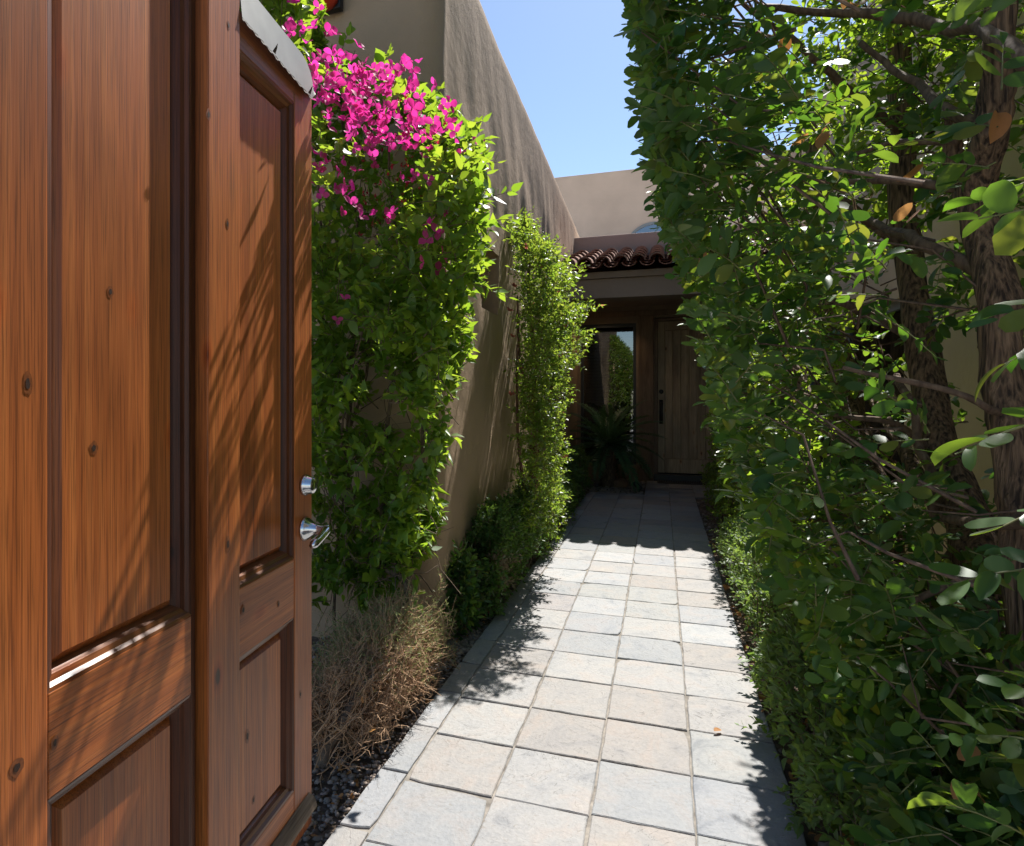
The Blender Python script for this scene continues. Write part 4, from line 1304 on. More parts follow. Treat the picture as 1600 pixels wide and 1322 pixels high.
    for (cx_, cy_, cz_, cnt) in centres:
        for q in range(cnt):
            sp_ = 0.030 + 0.0024 * cnt
            kk_ = rg.uniform(0.76, 0.90)
            p = np.array((cx_ * kk_ + rg.normal(0, sp_), cy_ * kk_ + rg.normal(0, 0.05), 1.306 + (cz_ - 1.306) * kk_ + rg.normal(0, sp_ * 0.8)))
            o = bpy.data.objects.new('flower', fm[rg.integers(6)])
            COL.objects.link(o); o.parent = root
            o.location = tuple(p - base)
            s_ = rg.uniform(0.023, 0.040)
            o.scale = (s_, s_, s_)
            o.rotation_euler = (rg.uniform(0.3, 1.9), rg.uniform(-.6, .6), rg.uniform(-1.2, 1.8))
    # small crimson buds at shoot tips
    nb = 170
    pb_ = np.stack([rg.uniform(-1.3, -0.72, nb), rg.uniform(2.35, 2.7, nb), rg.uniform(1.95, 2.6, nb)], -1)
    lim = in_poly(pb_[:, 2], tabR) + 0.02
    pb_ = pb_[pb_[:, 0] < lim]
    mb = MB()
    for rot in range(3):
        kk = len(pb_)
        add_leaves(mb, T_SMALL, pb_, norm(rg.normal(0, 1, (kk, 3)) + np.array([0, 0, .6])), norm(rg.normal(0, 1, (kk, 3))), rg.uniform(.012, .024, kk))
    mb.build('buds', M['bud'], root, True, off=base)['kind'] = 'stuff'
bougainvillea()

# ---- generic small leaved shrub
def shrub_leaves(rg, n, sampler, leaf, outward, L=(0.05, 0.12), per=8, tp=(T_SMALL,), jit=0.5, pinn=False, droop=0.05):
    P = sampler(rg, n)
    k = len(P)
    D = norm(outward(P) + rg.normal(0, .55, (k, 3)))
    Nn = norm(rg.normal(0, .5, (k, 3)) + np.array([0, 0.1, 1.0]))
    return sprays(rg, P, D, Nn, rg.uniform(L[0], L[1], k), per, leaf, 58, pinn, droop, jit, 0.1, 0.3)

# ---- small tree with pink blooms on the left
def small_tree():
    base = np.array((-0.985, 5.0, 0.0))
    KT = 0.926
    def K(p): return (p[0] * KT, p[1] * KT, H_EYE + (p[2] - H_EYE) * KT)
    root = thing('small_tree', 'slim small leaved tree with pale pink blooms against the left wall', 'tree', tuple(base))
    rg = np.random.default_rng(31)
    tR = [(0.3, -0.84), (0.55, -0.84), (0.87, -0.80), (1.18, -0.77), (1.6, -0.68), (1.96, -0.62), (2.33, -0.79), (2.66, -1.03), (2.75, -1.1)]
    tL = [(0.3, -1.15), (2.0, -1.13), (2.36, -1.13), (2.66, -1.13), (2.75, -1.12)]
    def samp(rg, n):
        z = rg.uniform(0.30, 2.62, n)
        w = np.clip(0.75 * np.sin(np.clip((z - 0.05) / 2.7, 0, 1) * math.pi) ** 0.6 + 0.10, 0.1, 0.85)
        y = 4.80 + w * rg.uniform(-1, 1, n)
        q = 5.2 / y
        ze = H_EYE + (z - H_EYE) * q
        nz_ = np.array([noise.noise(Vector((b_ * 2.4, c * 3.2, 3.3))) for b_, c in zip(y, z)])
        xr = in_poly(ze, tR) / q + 0.16 * (nz_ - 0.12)
        xl = np.maximum(in_poly(ze, tL) / q, -1.145)
        ok = (ze < 2.74) & (xr > xl)
        x = xl + (xr - xl) * rg.random(n) ** 0.8
        cl = np.array([noise.noise(Vector((a * 4.4, b_ * 4.4, c * 4.4 + 3))) + 0.4 * noise.noise(Vector((a * 10, b_ * 10, c * 10))) for a, b_, c in zip(x, y, z)])
        ok &= cl > -0.06
        ok &= ~((z < 0.95) & (rg.random(n) < 0.45))
        return np.stack([x, y, z], -1)[ok]
    lp, ld, ln, ls, cen = shrub_leaves(rg, 4300, samp, 0.031, lambda P: np.stack([P[:, 0] + 1.0, (P[:, 1] - 4.8), 0.5 + 0 * P[:, 2]], -1), (0.06, 0.16), 9)
    ok = lp[:, 0] > -1.14
    foliage(root, base, [T_SMALL], M['leaf_small'], None, lp[ok], ld[ok], ln[ok], ls[ok], 0)
    tw = MB(); add_lines(tw, cen, 0.002, 0.0008); tw.build('twigs', M['bark_red'], root, True, off=base)['kind'] = 'stuff'
    tr = curve_pts([K(p) for p in [(-1.05, 5.4, -0.2), (-1.04, 5.4, 0.5), (-1.05, 5.38, 1.1), (-1.03, 5.35, 1.6), (-1.07, 5.33, 2.1), (-1.07, 5.3, 2.5)]], 30)
    b = MB(); b.tube([tuple(p - Vector(base)) for p in tr], list(np.linspace(0.042, 0.010, 30)), 10, 0.15, 2); b.build('trunk', M['bark_red'], root, True)
    for i, p in enumerate([[(-1.05, 5.4, 0.25), (-1.1, 5.2, 0.6), (-1.1, 5.0, 1.1), (-1.08, 4.9, 1.7)], [(-1.04, 5.4, 0.6), (-0.95, 5.5, 1.1), (-0.85, 5.45, 1.7), (-0.78, 5.4, 2.1)],
                           [(-1.05, 5.38, 1.2), (-1.1, 5.1, 1.6), (-1.1, 5.0, 2.1)], [(-1.05, 5.4, 0.1), (-1.1, 5.5, 0.4), (-1.12, 5.6, 0.9)]]):
        c = curve_pts([K(v_) for v_ in p], 14)
        b = MB(); b.tube([tuple(q - Vector(base)) for q in c], list(np.linspace(0.018, 0.006, 14)), 8, 0.2, i + 7); b.build('branch', M['bark_red'], root, True)
    bm = MB()
    for q in range(14):
        rr = random.Random(q)
        pp = np.array([[0, 0, 0]], float)
        a = rr.uniform(0, 6.28); e = rr.uniform(-.2, 1.2)
        add_leaves(bm, T_SMALL, pp, np.array([[math.cos(a) * math.cos(e), math.sin(a) * math.cos(e), math.sin(e)]]), np.array([[rr.uniform(-1, 1), rr.uniform(-1, 1), 1.0]]), [rr.uniform(.7, 1.1)])
    me = bm.mesh('bloom', M['bud_o'], True)
    for (x, y, z) in [(-0.75, 5.0, 1.6), (-0.9, 4.95, 2.3), (-1.1, 4.85, 2.15), (-1.12, 4.8, 1.95), (-1.1, 4.8, 1.75), (-1.0, 4.85, 2.45), (-0.78, 5.0, 2.1), (-0.95, 4.9, 2.0), (-0.74, 5.0, 1.15), (-1.1, 4.8, 1.3), (-0.85, 4.95, 2.2), (-0.7, 5.05, 1.85), (-1.05, 4.85, 1.5), (-0.72, 5.05, 0.8)]:
        o = bpy.data.objects.new('bloom', me); COL.objects.link(o); o.parent = root
        o.location = tuple(np.array(K((x, y, z))) - base); s_ = rg.uniform(.03, .045); o.scale = (s_, s_, s_); o.rotation_euler = (rg.uniform(0, 1), rg.uniform(0, 1), rg.uniform(0, 6))
small_tree()

# ---- low clipped hedges on the left
def box_shrub(name, label, cat, base, ext, h, n, leaf, mat, seed, dead=None, tp=(T_SMALL,), grow=(0.04, 0.09), rough=0.12, lean=0.0):
    base = np.array(base, float)
    root = thing(name, label, cat, tuple(base))
    rg = np.random.default_rng(seed)
    (x0, x1), (y0, y1) = ext
    def samp(rg, n):
        # shell of a rounded box, biased to the faces that see light and the path
        x = rg.uniform(x0, x1, n); y = rg.uniform(y0, y1, n)
        hh = np.array([h * (1 + rough * 2 * noise.noise(Vector((a * 3, b_ * 3, seed)))) for a, b_ in zip(x, y)])
        ey = np.minimum(y - y0, y1 - y); ex = np.minimum(x - x0, x1 - x)
        hh *= np.clip(0.45 + 0.55 * np.minimum(ey / 0.16, 1), 0, 1) * np.clip(0.7 + 0.3 * np.minimum(ex / 0.08, 1), 0, 1)
        z = hh * rg.random(n) ** 0.55
        cl = np.array([noise.noise(Vector((a * 7, b_ * 7, c * 7 + seed))) for a, b_, c in zip(x, y, z)])
        ok = cl > -0.25
        return np.stack([x + lean * z, y, z], -1)[ok]
    cx, cy_ = (x0 + x1) / 2, (y0 + y1) / 2
    lp, ld, ln, ls, cen = shrub_leaves(rg, n, samp, leaf, lambda P: np.stack([(P[:, 0] - cx) * 2, (P[:, 1] - cy_) * 0.6, 0.4 + 0 * P[:, 2]], -1), grow, 7)
    ok = lp[:, 2] > 0.0
    lp, ld, ln, ls = lp[ok], ld[ok], ln[ok], ls[ok]
    if dead is not None:
        dm_ = np.zeros(len(lp), bool)
        for (c, r) in dead:
            dm_ |= (np.linalg.norm(lp - np.array(c), axis=1) < r * (0.7 + 0.6 * rg.random(len(lp)))) & (rg.random(len(lp)) < 0.8)
        foliage(root, base, list(tp), M['leaf_dead'], None, lp[dm_], ld[dm_], ln[dm_], ls[dm_], 0, rest='dead_foliage')
        lp, ld, ln, ls = lp[~dm_], ld[~dm_], ln[~dm_], ls[~dm_]
    foliage(root, base, list(tp), M[mat], None, lp, ld, ln, ls, 0)
    tw = MB(); add_lines(tw, cen, 0.002, 0.0007)
    m = 60
    a0 = np.stack([rg.uniform(x0 + .05, x1 - .05, m), rg.uniform(y0 + .05, y1 - .05, m), np.full(m, -0.04)], -1)
    a1 = a0 + np.stack([rg.normal(0, .06, m), rg.normal(0, .06, m), rg.uniform(.4, .9, m) * h], -1)
    add_lines(tw, np.stack([a0, (a0 + a1) / 2 + rg.normal(0, .012, (m, 3)), a1], 1), 0.005, 0.002)
    tw.build('twigs', M['bark_vine'], root, True, off=base)['kind'] = 'stuff'
    return root

box_shrub('low_hedge', 'low clipped hedge with dead brown patches in front of the slim tree', 'hedge', (-1.02, 4.2, 0), ((-1.13, -0.90), (3.5, 5.0)), 0.56, 3600, 0.031, 'leaf_hedge', 41,
          [((-0.92, 3.8, 0.2), 0.13), ((-0.92, 3.65, 0.3), 0.08)])
box_shrub('low_hedge', 'bright green low shrub around the foot of the slim tree', 'shrub', (-1.02, 5.7, 0), ((-1.15, -0.86), (5.0, 6.7)), 0.58, 2600, 0.029, 'leaf_small', 42)
box_shrub('shrub', 'dark shaded shrub beside the porch at the path end', 'shrub', (-1.05, 7.6, 0), ((-1.19, -0.90), (6.9, 8.5)), 0.6, 1100, 0.035, 'leaf_hedge', 43)
box_shrub('shrub', 'small dark glossy shrub at the foot of the rounded wall corner', 'shrub', (-1.08, 3.35, 0), ((-1.14, -0.99), (3.2, 3.56)), 0.46, 260, 0.042, 'leaf_laurel', 44, tp=(T_OVAL,), grow=(0.06, 0.12))

# ---- dry rosemary by the gate
def dry_shrub():
    base = np.array((-1.1, 2.45, 0.0))
    root = thing('dry_shrub', 'half dead twiggy rosemary with brown twigs beside the gate', 'shrub', tuple(base))
    rg = np.random.default_rng(51)
    n = 1500
    org = np.stack([rg.normal(-1.18, .07, n), rg.normal(2.38, .2, n), rg.uniform(0.0, 0.12, n)], -1)
    d = norm(np.stack([rg.normal(.25, .6, n), rg.normal(0.05, .7, n), np.abs(rg.normal(.75, .35, n))], -1))
    L = rg.uniform(.12, .45, n)
    end = org + d * L[:, None]
    hmax = 0.27 + 0.20 * np.clip((end[:, 1] - 2.15) / 0.6, 0, 1) - 0.12 * np.clip((-1.12 - end[:, 0]) / 0.15, 0, 1)
    f = np.minimum(1, hmax / np.maximum(end[:, 2], 0.01))
    f = np.minimum(f, np.where(end[:, 0] > -0.94, np.maximum(0.2, (-0.94 - org[:, 0]) / np.maximum(end[:, 0] - org[:, 0], 1e-3)), 1))
    end = org + (end - org) * f[:, None]
    end[:, 1] = np.clip(end[:, 1], 1.85, 2.85)
    sag = rg.uniform(-.07, .05, n)
    tt = np.linspace(0, 1, 6)[None, :, None]
    C = org[:, None] + (end - org)[:, None] * tt + np.array([0, 0, 1.0]) * (sag[:, None, None] * np.sin(tt * math.pi)) + rg.normal(0, .010, (n, 6, 3)) * np.sqrt(tt)
    mb = MB(); add_lines(mb, C, 0.0028, 0.0011)
    # side twiglets
    k = 11000
    pi = rg.integers(0, n, k); ti = rg.integers(1, 6, k)
    p0 = C[pi, ti]
    dd = norm(d[pi] * .5 + rg.normal(0, .8, (k, 3)) + np.array([0, 0, .1])) * rg.uniform(.02, .08, (k, 1))
    mid = p0 + dd * .5 + rg.normal(0, .006, (k, 3))
    add_lines(mb, np.stack([p0, mid, p0 + dd], 1), 0.0016, 0.0008)
    mb.build('twigs', M['dry_twig'], root, True, off=base)['kind'] = 'stuff'
    # living needles: toward the far, upper end and the shaded wall side
    tips = np.concatenate([p0 + dd, C[:, 5], C[:, 4]])
    dirs = np.concatenate([dd, d * .05, d * .05])
    score = (tips[:, 1] - 2.45) * 1.6 + (tips[:, 2] - 0.2) * 3.0 + rg.normal(0, .3, len(tips)) + np.where(tips[:, 0] < -1.2, .4, 0)
    q = score > 0.12
    tp_, dr = tips[q], norm(dirs[q])
    rep = 5
    P = np.repeat(tp_, rep, 0) - np.repeat(dr, rep, 0) * rg.uniform(0, .045, (len(tp_) * rep, 1))
    D = norm(np.repeat(dr, rep, 0) * .7 + rg.normal(0, .6, (len(P), 3)))
    foliage(root, base, [T_NEEDLE], M['needle'], None, P, D, norm(rg.normal(0, 1, D.shape)), rg.uniform(.014, .024, len(P)), 0)
    # gnarled grey stump
    c = curve_pts([(-1.16, 2.0, -0.04), (-1.13, 2.03, 0.05), (-1.10, 2.07, 0.11), (-1.07, 2.13, 0.19), (-1.05, 2.2, 0.22), (-1.02, 2.27, 0.2)], 18)
    b = MB(); b.tube([tuple(p - Vector(base)) for p in c], list(np.linspace(0.026, 0.012, 18)), 9, 0.5, 4); b.build('trunk', M['wood_grey'], root, True)
    nd = 26
    P = np.stack([rg.uniform(-1.2, -.95, nd), rg.uniform(1.95, 2.7, nd), rg.uniform(.05, .3, nd)], -1)
    foliage(root, base, [T_HEART], M['leaf_dry'], None, P, norm(rg.normal(0, 1, (nd, 3))), norm(rg.normal(0, 1, (nd, 3))), rg.uniform(.015, .03, nd), 0, rest='caught_leaves')
dry_shrub()

# ---- palm (sago) in front of the porch window
def palm():
    base = np.array((-0.73, 9.3, 0.0))
    root = thing('sago_palm', 'dark sago palm with arching feather fronds in front of the porch window', 'palm', tuple(base))
    b = MB()
    tr = [(0.0, 0, -0.05 + i * 0.055) for i in range(12)]
    b.tube(tr, [0.10 + 0.018 * (i % 2) for i in range(12)], 12, 0.2, 3)
    b.build('trunk', M['bark_vine'], root, True)
    rg = np.random.default_rng(61)
    nf = 34
    for i in range(nf):
        az = i * 2.39996 + rg.uniform(-.2, .2)
        el = R(78) - (i / nf) ** 0.9 * R(100)
        L = rg.uniform(.72, .9)
        n = 18
        pts = []
        p = np.array((0, 0, 0.57)); e = el
        for k in range(n):
            pts.append(p.copy())
            step = L / (n - 1)
            p = p + step * np.array((math.cos(az) * math.cos(e), math.sin(az) * math.cos(e), math.sin(e)))
            e -= R(3.4)
        pts = np.array(pts)
        pts[:, 2] = np.maximum(pts[:, 2], 0.02)
        lim = 0.72
        pts[:, 1] = np.minimum(pts[:, 1], lim)
        mb = MB()
        mb.tube([tuple(q) for q in pts[::3]], list(np.linspace(.007, .002, len(pts[::3]))), 5)
        m = 44
        t = np.linspace(.10, 1, m)
        ix = t * (n - 1); i0 = np.clip(ix.astype(int), 0, n - 2); fr = (ix - i0)[:, None]
        P = pts[i0] * (1 - fr) + pts[i0 + 1] * fr
        T = norm(pts[i0 + 1] - pts[i0])
        S = norm(np.cross(T, np.array([0, 0, 1.0]) + 1e-3))
        U = np.cross(S, T)
        for sg in (-1, 1):
            D = norm(T * .75 + S * sg * .8 + U * .28)
            add_leaves(mb, T_NEEDLE, P, D, U, .155 * np.sin(np.pi * (t * .82 + .12)) ** .6)
        mb.build('frond', M['leaf_palm'], root, True)
palm()

# ---- tall mountain-laurel hedge on the right: three trees
FACE = [(0.0, 0.66), (0.3, 0.58), (0.6, 0.42), (0.97, 0.24), (1.20, 0.19), (1.37, 0.16), (1.7, 0.09), (2.0, 0.0), (2.44, -0.07), (2.82, -0.11), (3.4, -0.14), (4.2, -0.1)]
def laurel(base, label, trunk_paths, branch_paths, samplers, seed, singles, mats=('leaf_laurel', 'leaf_laurel_o')):
    base = np.array(base, float)
    root = thing('laurel_tree', label, 'tree', tuple(base), 0, 'laurel trees forming the tall hedge')
    rg = np.random.default_rng(seed)
    for i, (p, r0, r1) in enumerate(trunk_paths):
        nn = 44
        c = curve_pts(p, nn)
        c = [q + Vector((noise.noise(q * 3 + Vector((seed, 0, 0))), noise.noise(q * 3 + Vector((0, seed, 4))), 0)) * 0.016 for q in c]
        b = MB(); b.tube([tuple(q - Vector(base)) for q in c], list(np.linspace(r0 * .86, r1 * .86, nn)), 22, 0.22, seed + i)
        b.build('trunk' if i == 0 else 'limb', M['bark_laurel'], root, True)
    for i, (p, r0, r1) in enumerate(branch_paths):
        nn = 22
        c = curve_pts(p, nn)
        c = [q + Vector((noise.noise(q * 7), noise.noise(q * 7 + Vector((3, 0, 4))), noise.noise(q * 7 + Vector((0, 5, 0))))) * 0.02 for q in c]
        b = MB(); b.tube([tuple(q - Vector(base)) for q in c], list(np.linspace(r0, r1, nn)), 9, 0.3, seed * 3 + i)
        b.build('branch', M['bark_twig'], root, True)
    A = []; CC = []
    for (samp, n, ls_, jit) in samplers:
        P, D = samp(rg, n)
        k = len(P)
        Nn = norm(rg.normal(0, .45, (k, 3)) + np.array([-0.15, -0.1, 1.0]))
        s = sprays(rg, P, D, Nn, rg.uniform(.09, .17, k), 9, ls_, 62, True, 0.18, jit, 0.12, 0.38)
        A.append(s[:4]); CC.append(s[4])
    lp, ld, ln, ls = [np.concatenate([a[i] for a in A]) for i in range(4)]
    C = np.concatenate(CC)
    ok = (lp[:, 0] < 1.48) & (lp[:, 2] > 0.01)
    lp, ld, ln, ls = lp[ok], ld[ok], ln[ok], ls[ok]
    foliage(root, base, [T_OVAL, T_OVAL2, T_OVAL3], M[mats[0]], M[mats[1]], lp, ld, ln, ls, singles)
    tw = MB(); add_lines(tw, C, 0.0021, 0.0009)
    tw.build('leaf_stalks', M['green_twig'], root, True, off=base)['kind'] = 'stuff'
    # woody twigs that carry the leaves
    m = min(len(C), 170)
    q = rg.choice(len(C), m, False)
    p1 = C[q, 0]
    ctr = np.stack([np.clip(p1[:, 0] + rg.uniform(.1, .4, m), .3, 1.1), p1[:, 1] + rg.normal(.05, .2, m), p1[:, 2] - rg.uniform(-.05, .35, m)], -1)
    tw = MB(); add_lines(tw, np.stack([ctr, ctr * .6 + p1 * .4 + rg.normal(0, .05, (m, 3)), ctr * .25 + p1 * .75 + rg.normal(0, .04, (m, 3)), p1], 1), 0.005, 0.0018)
    tw.build('twigs', M['bark_twig'], root, True, off=base)['kind'] = 'stuff'
    return root, rg

def face_x(y, z):
    q = 2.5 / np.clip(y, 1.3, 4.0)
    f = in_poly(H_EYE + (z - H_EYE) * q, FACE) / q
    # beyond this the leaves would stand between the sun and the open paving: the hedge keeps to its bed
    return np.where(y > 1.80 + 0.70 * z, np.maximum(f, 0.41), f)

def s_face(y0, y1, z0, z1, thick, dz=None):
    """leaves packed behind the hedge face that follows FACE"""
    def f(rg, n):
        y = rg.uniform(y0, y1, n); z = rg.uniform(z0, z1, n)
        xf = face_x(y, z)
        x = xf + thick * rg.random(n) ** 1.5
        cl = np.array([noise.noise(Vector((a * 3.0, b_ * 3.0, c * 3.0 + 11))) for a, b_, c in zip(x, y, z)])
        ok = cl > -0.2
        if dz: ok &= ~((z > 0.55) & (z < 1.55) & (rg.random(n) < 0.5))
        P = np.stack([x, y, z], -1)[ok]
        k = len(P)
        D = norm(np.stack([rg.normal(-.6, .5, k), rg.normal(-.25, .6, k), rg.normal(.1, .5, k)], -1))
        tip = P[:, 0] + D[:, 0] * .15
        tp_ = P + D * .15
        P[:, 0] += np.maximum(0, face_x(tp_[:, 1], tp_[:, 2]) - tip)
        return P, D
    return f
def s_box(x0, x1, y0, y1, z0, z1, thr=-0.2, dirx=-.4, freq=3.0):
    def f(rg, n):
        P = np.stack([rg.uniform(x0, x1, n), rg.uniform(y0, y1, n), rg.uniform(z0, z1, n)], -1)
        cl = np.array([noise.noise(Vector((a * freq + 4, b_ * freq, c * freq))) for a, b_, c in P])
        P = P[cl > thr]
        k = len(P)
        D = norm(np.stack([rg.normal(dirx, .6, k), rg.normal(-.2, .6, k), rg.normal(.1, .5, k)], -1))
        return P, D
    return f
def s_list(items):
    def f(rg, n):
        return np.array([i[0] for i in items], float), norm(np.array([i[1] for i in items], float))
    return f

near_sprays = [((0.46, 0.80, 1.40), (-0.7, 0.2, -0.25)), ((0.44, 0.83, 1.30), (-0.8, 0.0, -0.2)), ((0.47, 0.86, 1.22), (-0.9, 0.1, -0.35)), ((0.50, 0.92, 1.52), (-0.8, -0.1, 0.1)),
               ((0.52, 0.95, 1.44), (-0.7, 0.1, -0.1)), ((0.50, 0.98, 1.10), (-0.8, 0.1, -0.1)), ((0.52, 1.0, 0.92), (-0.7, 0.0, 0.2)), ((0.55, 1.1, 2.0), (-0.7, 0.1, 0.1)),
               ((0.56, 1.15, 1.92), (-0.8, 0.2, 0.2)), ((0.52, 1.15, 0.80), (-0.8, 0.1, 0.0)), ((0.50, 1.1, 0.68), (-0.6, 0.0, 0.3)), ((0.6, 1.2, 1.65), (-0.8, 0.2, -0.1))]
# tree nearest to the gate
laurel((0.86, 1.92, 0), 'mountain laurel with forked rough trunk nearest to the gate, large dark leaves',
       [([(0.86, 1.90, -0.08), (0.86, 1.91, 0.5), (0.85, 1.94, 0.94), (0.85, 1.96, 1.06), (0.85, 1.99, 1.21), (0.85, 2.03, 1.34), (0.85, 2.06, 1.54), (0.85, 2.15, 1.73), (0.85, 2.21, 1.89)], 0.062, 0.05),
        ([(0.85, 2.20, 1.86), (0.85, 2.09, 2.03), (0.85, 2.06, 2.15), (0.85, 2.04, 2.35), (0.86, 2.0, 2.7), (0.8, 1.98, 3.1)], 0.05, 0.03),
        ([(0.85, 2.21, 1.86), (0.83, 2.26, 2.0), (0.83, 2.27, 2.12)], 0.034, 0.026)],
       [([(0.9, 1.6, 1.04), (0.8, 1.75, 1.02), (0.8, 2.08, 0.97), (0.8, 2.32, 0.94), (0.8, 2.33, 1.05), (0.8, 2.44, 1.15), (0.8, 2.51, 1.28), (0.8, 2.67, 1.37)], 0.017, 0.012),
        ([(0.84, 2.06, 1.6), (0.75, 2.3, 1.78), (0.75, 2.51, 1.86), (0.7, 2.9, 2.05), (0.6, 3.2, 2.25)], 0.02, 0.009),
        ([(0.84, 2.05, 2.0), (0.8, 2.24, 2.15), (0.8, 2.52, 2.38), (0.7, 2.7, 2.6)], 0.018, 0.01),
        ([(0.83, 2.24, 2.05), (0.72, 2.35, 2.1), (0.6, 2.45, 2.12)], 0.012, 0.007), ([(0.83, 2.2, 1.9), (0.7, 2.35, 1.98), (0.5, 2.5, 2.05)], 0.016, 0.007),
        ([(0.9, 1.6, 2.05), (0.8, 1.75, 2.04), (0.8, 1.94, 2.2), (0.75, 2.3, 2.45), (0.6, 2.5, 2.62), (0.35, 2.6, 2.75)], 0.024, 0.012),
        ([(0.85, 2.0, 1.25), (0.7, 1.9, 1.3), (0.45, 1.9, 1.38)], 0.012, 0.005), ([(0.85, 1.95, 0.9), (0.65, 1.9, 0.8), (0.45, 1.95, 0.7)], 0.012, 0.005)],
       [(s_face(1.50, 2.3, 0.30, 3.3, 0.42, True), 1550, 0.040, 0.3), (s_box(0.5, 0.95, 1.35, 2.1, 0.05, 0.85), 300, 0.045, 0.3), (s_box(0.55, 1.4, 1.3, 2.6, 1.0, 3.2, 0.12), 260, 0.047, 0.3), (s_box(-0.15, 1.45, 0.9, 3.0, 3.5, 4.4, -0.1), 560, 0.047, 0.3), (s_box(0.9, 1.45, 2.2, 4.2, 0.7, 3.4, -0.05), 420, 0.045, 0.3),  # topmost box: unseen crown, added to shade the near sprays
        (s_list(near_sprays), 0, 0.052, 0.25)], 71, 300)
# middle tree
laurel((0.97, 2.25, 0), 'mountain laurel with thick straight leaning trunk in the middle of the tall hedge',
       [([(0.97, 2.22, -0.08), (0.96, 2.26, 0.4), (0.95, 2.31, 0.61), (0.95, 2.38, 0.73), (0.95, 2.47, 0.84), (0.95, 2.58, 0.96), (0.95, 2.7, 1.13), (0.95, 2.81, 1.32), (0.95, 2.92, 1.6), (0.95, 3.04, 1.87), (0.95, 3.1, 2.28), (0.95, 3.14, 2.62), (0.95, 3.16, 3.3)], 0.088, 0.045),
        ([(0.94, 2.5, 0.84), (0.9, 2.76, 1.0), (0.9, 2.96, 1.13), (0.9, 3.28, 1.27), (0.85, 3.48, 1.48), (0.75, 3.6, 1.9)], 0.032, 0.02)],
       [([(0.93, 2.9, 1.5), (0.7, 2.8, 1.65), (0.4, 2.75, 1.75), (0.2, 2.7, 1.85)], 0.018, 0.006), ([(0.93, 3.0, 1.9), (0.6, 2.9, 2.15), (0.3, 2.8, 2.35), (0.05, 2.75, 2.5)], 0.02, 0.006),
        ([(0.93, 3.1, 2.4), (0.6, 2.9, 2.65), (0.2, 2.7, 2.95)], 0.02, 0.007), ([(0.93, 2.7, 1.1), (0.75, 2.6, 1.2), (0.5, 2.55, 1.25), (0.3, 2.5, 1.3)], 0.014, 0.005),
        ([(0.93, 2.5, 0.8), (0.75, 2.4, 0.7), (0.55, 2.4, 0.6)], 0.013, 0.005)],
       [(s_face(2.2, 3.1, 0.30, 3.6, 0.42, True), 1700, 0.038, 0.3), (s_box(0.6, 0.95, 2.1, 3.0, 0.05, 1.0), 260, 0.041, 0.3), (s_box(0.45, 1.4, 2.5, 3.4, 1.5, 3.6, 0.1), 420, 0.043, 0.3)], 72, 280)
# far tree: canopy along the rest of the hedge
def s_far(y0, y1, z0, z1, thick, xmin=0.46):
    def f(rg, n):
        y = rg.uniform(y0, y1, n); z = z0 + (z1 - z0) * rg.random(n)
        xf = xmin + 0.05 * np.sin(y * 3) + 0.04 * np.sin(z * 5)
        x = xf + thick * rg.random(n) ** 1.3
        cl = np.array([noise.noise(Vector((a * 2.6, b_ * 2.6, c * 2.6 + 30))) for a, b_, c in zip(x, y, z)])
        P = np.stack([x, y, z], -1)[cl > -0.12]
        k = len(P)
        D = norm(np.stack([rg.normal(-.5, .5, k), rg.normal(0, .6, k), rg.normal(.2, .5, k)], -1))
        tip = P[:, 0] + D[:, 0] * .15
        P[:, 0] += np.maximum(0, xmin - 0.01 - tip)
        return P, D
    return f
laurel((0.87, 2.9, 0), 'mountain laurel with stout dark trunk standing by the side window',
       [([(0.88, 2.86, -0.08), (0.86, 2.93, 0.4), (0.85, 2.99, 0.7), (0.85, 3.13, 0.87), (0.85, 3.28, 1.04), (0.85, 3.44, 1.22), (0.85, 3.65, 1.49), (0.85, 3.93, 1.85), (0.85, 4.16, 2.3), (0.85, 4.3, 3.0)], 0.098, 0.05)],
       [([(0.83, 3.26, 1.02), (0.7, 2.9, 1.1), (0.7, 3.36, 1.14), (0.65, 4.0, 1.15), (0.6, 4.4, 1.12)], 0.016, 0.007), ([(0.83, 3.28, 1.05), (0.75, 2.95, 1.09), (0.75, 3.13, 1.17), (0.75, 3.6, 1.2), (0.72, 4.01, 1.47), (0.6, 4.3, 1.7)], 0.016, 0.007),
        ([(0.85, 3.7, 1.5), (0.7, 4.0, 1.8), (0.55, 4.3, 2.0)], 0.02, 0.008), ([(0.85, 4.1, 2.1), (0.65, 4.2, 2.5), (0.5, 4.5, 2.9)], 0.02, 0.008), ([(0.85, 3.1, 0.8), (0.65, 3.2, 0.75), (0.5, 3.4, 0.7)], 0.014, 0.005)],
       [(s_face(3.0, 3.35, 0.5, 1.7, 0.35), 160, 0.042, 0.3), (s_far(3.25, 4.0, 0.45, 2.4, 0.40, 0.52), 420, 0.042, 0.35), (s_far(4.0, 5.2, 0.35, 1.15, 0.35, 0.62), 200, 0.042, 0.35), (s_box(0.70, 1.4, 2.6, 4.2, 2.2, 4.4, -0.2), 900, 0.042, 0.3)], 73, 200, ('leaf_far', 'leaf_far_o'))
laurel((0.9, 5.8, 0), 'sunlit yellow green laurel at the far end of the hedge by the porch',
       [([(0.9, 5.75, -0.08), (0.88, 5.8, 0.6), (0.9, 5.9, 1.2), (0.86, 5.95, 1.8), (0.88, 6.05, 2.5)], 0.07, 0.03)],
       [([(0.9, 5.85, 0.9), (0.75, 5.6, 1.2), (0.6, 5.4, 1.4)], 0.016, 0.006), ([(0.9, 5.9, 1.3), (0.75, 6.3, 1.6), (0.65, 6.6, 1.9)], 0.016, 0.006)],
       [(s_far(5.3, 7.45, 0.25, 1.7, 0.38), 700, 0.040, 0.35)], 74, 0, ('leaf_far', 'leaf_far_o'))

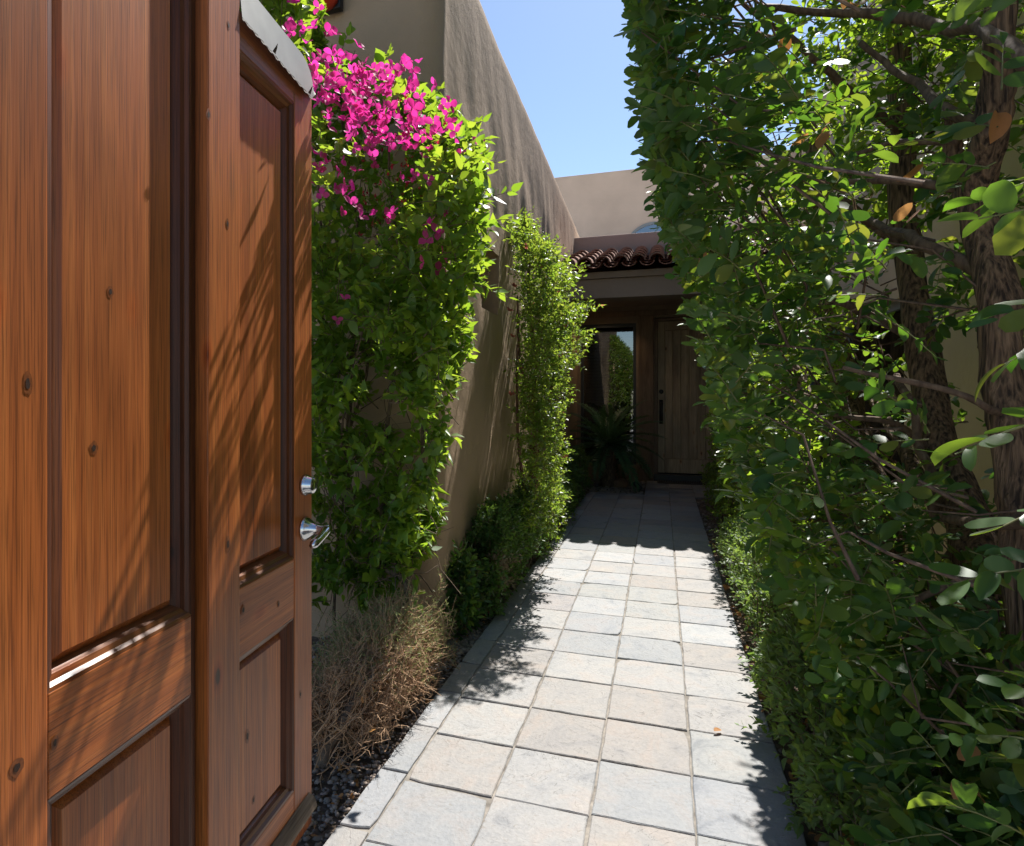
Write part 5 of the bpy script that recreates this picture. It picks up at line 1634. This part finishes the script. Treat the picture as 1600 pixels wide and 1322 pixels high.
# dead orange leaves caught in the near trees
def dry_leaves():
    rg = np.random.default_rng(81)
    return rg
rg = dry_leaves()
near_tree = [o for o in bpy.data.objects if o.name.startswith('laurel_tree')]
spots = [(1.0, 2.3, 0.64), (0.78, 2.15, 0.60), (0.76, 2.2, 0.55), (0.62, 1.68, 0.50), (0.60, 1.66, 0.46), (0.64, 1.7, 0.44), (0.38, 1.95, 2.02), (0.44, 1.98, 2.03), (0.40, 1.97, 2.0), (0.35, 2.1, 2.38), (0.33, 2.0, 2.2),
         (0.55, 2.3, 2.6), (0.57, 2.32, 2.56), (0.10, 2.3, 1.80), (0.12, 2.32, 1.77), (0.14, 2.31, 1.79), (0.78, 1.75, 1.98), (0.74, 1.8, 1.96), (0.7, 2.2, 1.87), (0.72, 2.2, 1.85), (0.60, 2.0, 1.88), (0.0, 2.4, 2.15), (0.80, 1.72, 0.75), (0.84, 1.75, 0.72)]
P = np.array(spots); P = P * 0.93 + np.array((0, 0, H_EYE)) * 0.07; base = np.array(near_tree[0].location)
leaf_objects('dry_leaf', near_tree[0], base, H_OVAL, M['leaf_dry_o'], P, norm(rg.normal(0, .6, P.shape) + np.array([0, 0, -.7])), norm(rg.normal(0, 1, P.shape) + np.array([-.3, -.8, 0.2])), rg.uniform(.05, .068, len(P)), 'dry orange brown leaf')

# leaf litter right of the path
n = 900
P = np.stack([rg.uniform(.40, 1.45, n), rg.uniform(1.2, 6.5, n), rg.uniform(-.02, .03, n)], -1)
mb = MB(); add_leaves(mb, T_OVAL3, P, norm(rg.normal(0, 1, (n, 3)) * np.array([1, 1, .25])), norm(rg.normal(0, .45, (n, 3)) + np.array([0, 0, 1.0])), rg.uniform(.03, .055, n))
tag(mb.build('leaf_litter', M['leaf_dry'], None, True), 'orange brown fallen leaves in the bed under the hedge', 'leaf litter', None, 'stuff')
n = 240
P = np.stack([rg.uniform(-1.25, -.95, n), rg.uniform(1.5, 4.2, n), rg.uniform(-.02, .01, n)], -1)
mb = MB(); add_leaves(mb, T_HEART, P, norm(rg.normal(0, 1, (n, 3)) * np.array([1, 1, .25])), norm(rg.normal(0, .45, (n, 3)) + np.array([0, 0, 1.0])), rg.uniform(.012, .03, n))
tag(mb.build('leaf_litter', M['leaf_dry'], None, True), 'small dry leaves on the gravel beside the gate', 'leaf litter', None, 'stuff')

# low shrubs along the right path edge
box_shrub('low_shrub', 'low small leaved shrub at the path edge below the side window', 'shrub', (0.62, 4.3, 0), ((0.43, 0.88), (3.2, 5.4)), 0.42, 2300, 0.027, 'leaf_grey', 91)
box_shrub('low_shrub', 'pale green low shrub spilling on the path edge in front of the laurel trunks', 'shrub', (0.6, 2.3, 0), ((0.41, 0.92), (1.65, 3.1)), 0.33, 1700, 0.030, 'leaf_grey', 92, tp=(T_HEART,))
box_shrub('low_shrub', 'bright little shrub beside the porch step on the right', 'shrub', (0.66, 7.3, 0), ((0.48, 0.9), (5.4, 8.4)), 0.55, 1200, 0.032, 'leaf_small', 93)
# small sprig reaching over the path
sgb = np.array((0.45, 2.62, 0.0))
sg = thing('ground_sprig', 'single leafy sprig reaching onto the sunny path tiles', 'sprig', tuple(sgb))
rg = np.random.default_rng(95)
a = sprays(rg, np.array([[0.47, 2.60, 0.02], [0.45, 2.6, 0.03]]), np.array([[-.95, .15, .25], [-.9, .3, .45]]), np.array([[0, 0, 1.0], [0.1, 0, 1.0]]), np.array([.2, .14]), 11, 0.028, 62, False, .12, .35, .2, .2)
foliage(sg, sgb, [T_HEART], M['leaf_grey'], None, a[0], a[1], a[2], a[3], 0)
tw = MB(); add_lines(tw, a[4], .0018, .0008); tw.build('stem', M['green_twig'], sg, True, off=sgb)

# pale pipe stub beside the path, dry leaf on the tiles
pp = thing('pipe_stub', 'short pale upright pipe in the bed at the right path edge', 'pipe', (0.495, 5.1, -0.03))
b = MB(); b.tube([(0, 0, -0.05), (0, 0, 0.17)], [0.019, 0.019], 16); b.build('pipe', M['pipe'], pp, True)
b = MB(); b.lathe([(0.023, 0), (0.023, 0.03), (0.018, 0.036)], (0, 0, 0.168), (0, 0, 1), 16); b.build('pipe_cap', M['pipe'], pp, True)
lf = MB(); add_leaves(lf, T_OVAL3, np.array([[0, 0, 0.0]]), np.array([[.55, .8, .12]]), np.array([[.2, -.1, 1.0]]), [0.04])
o = tag(lf.build('fallen_leaf', M['leaf_dry_o'], None, True), 'single dry brown leaf lying on a sunlit slate tile', 'leaf')
o.location = (0.19, 2.62, 0.014)

# pointed pot-like nothing else: end of scene
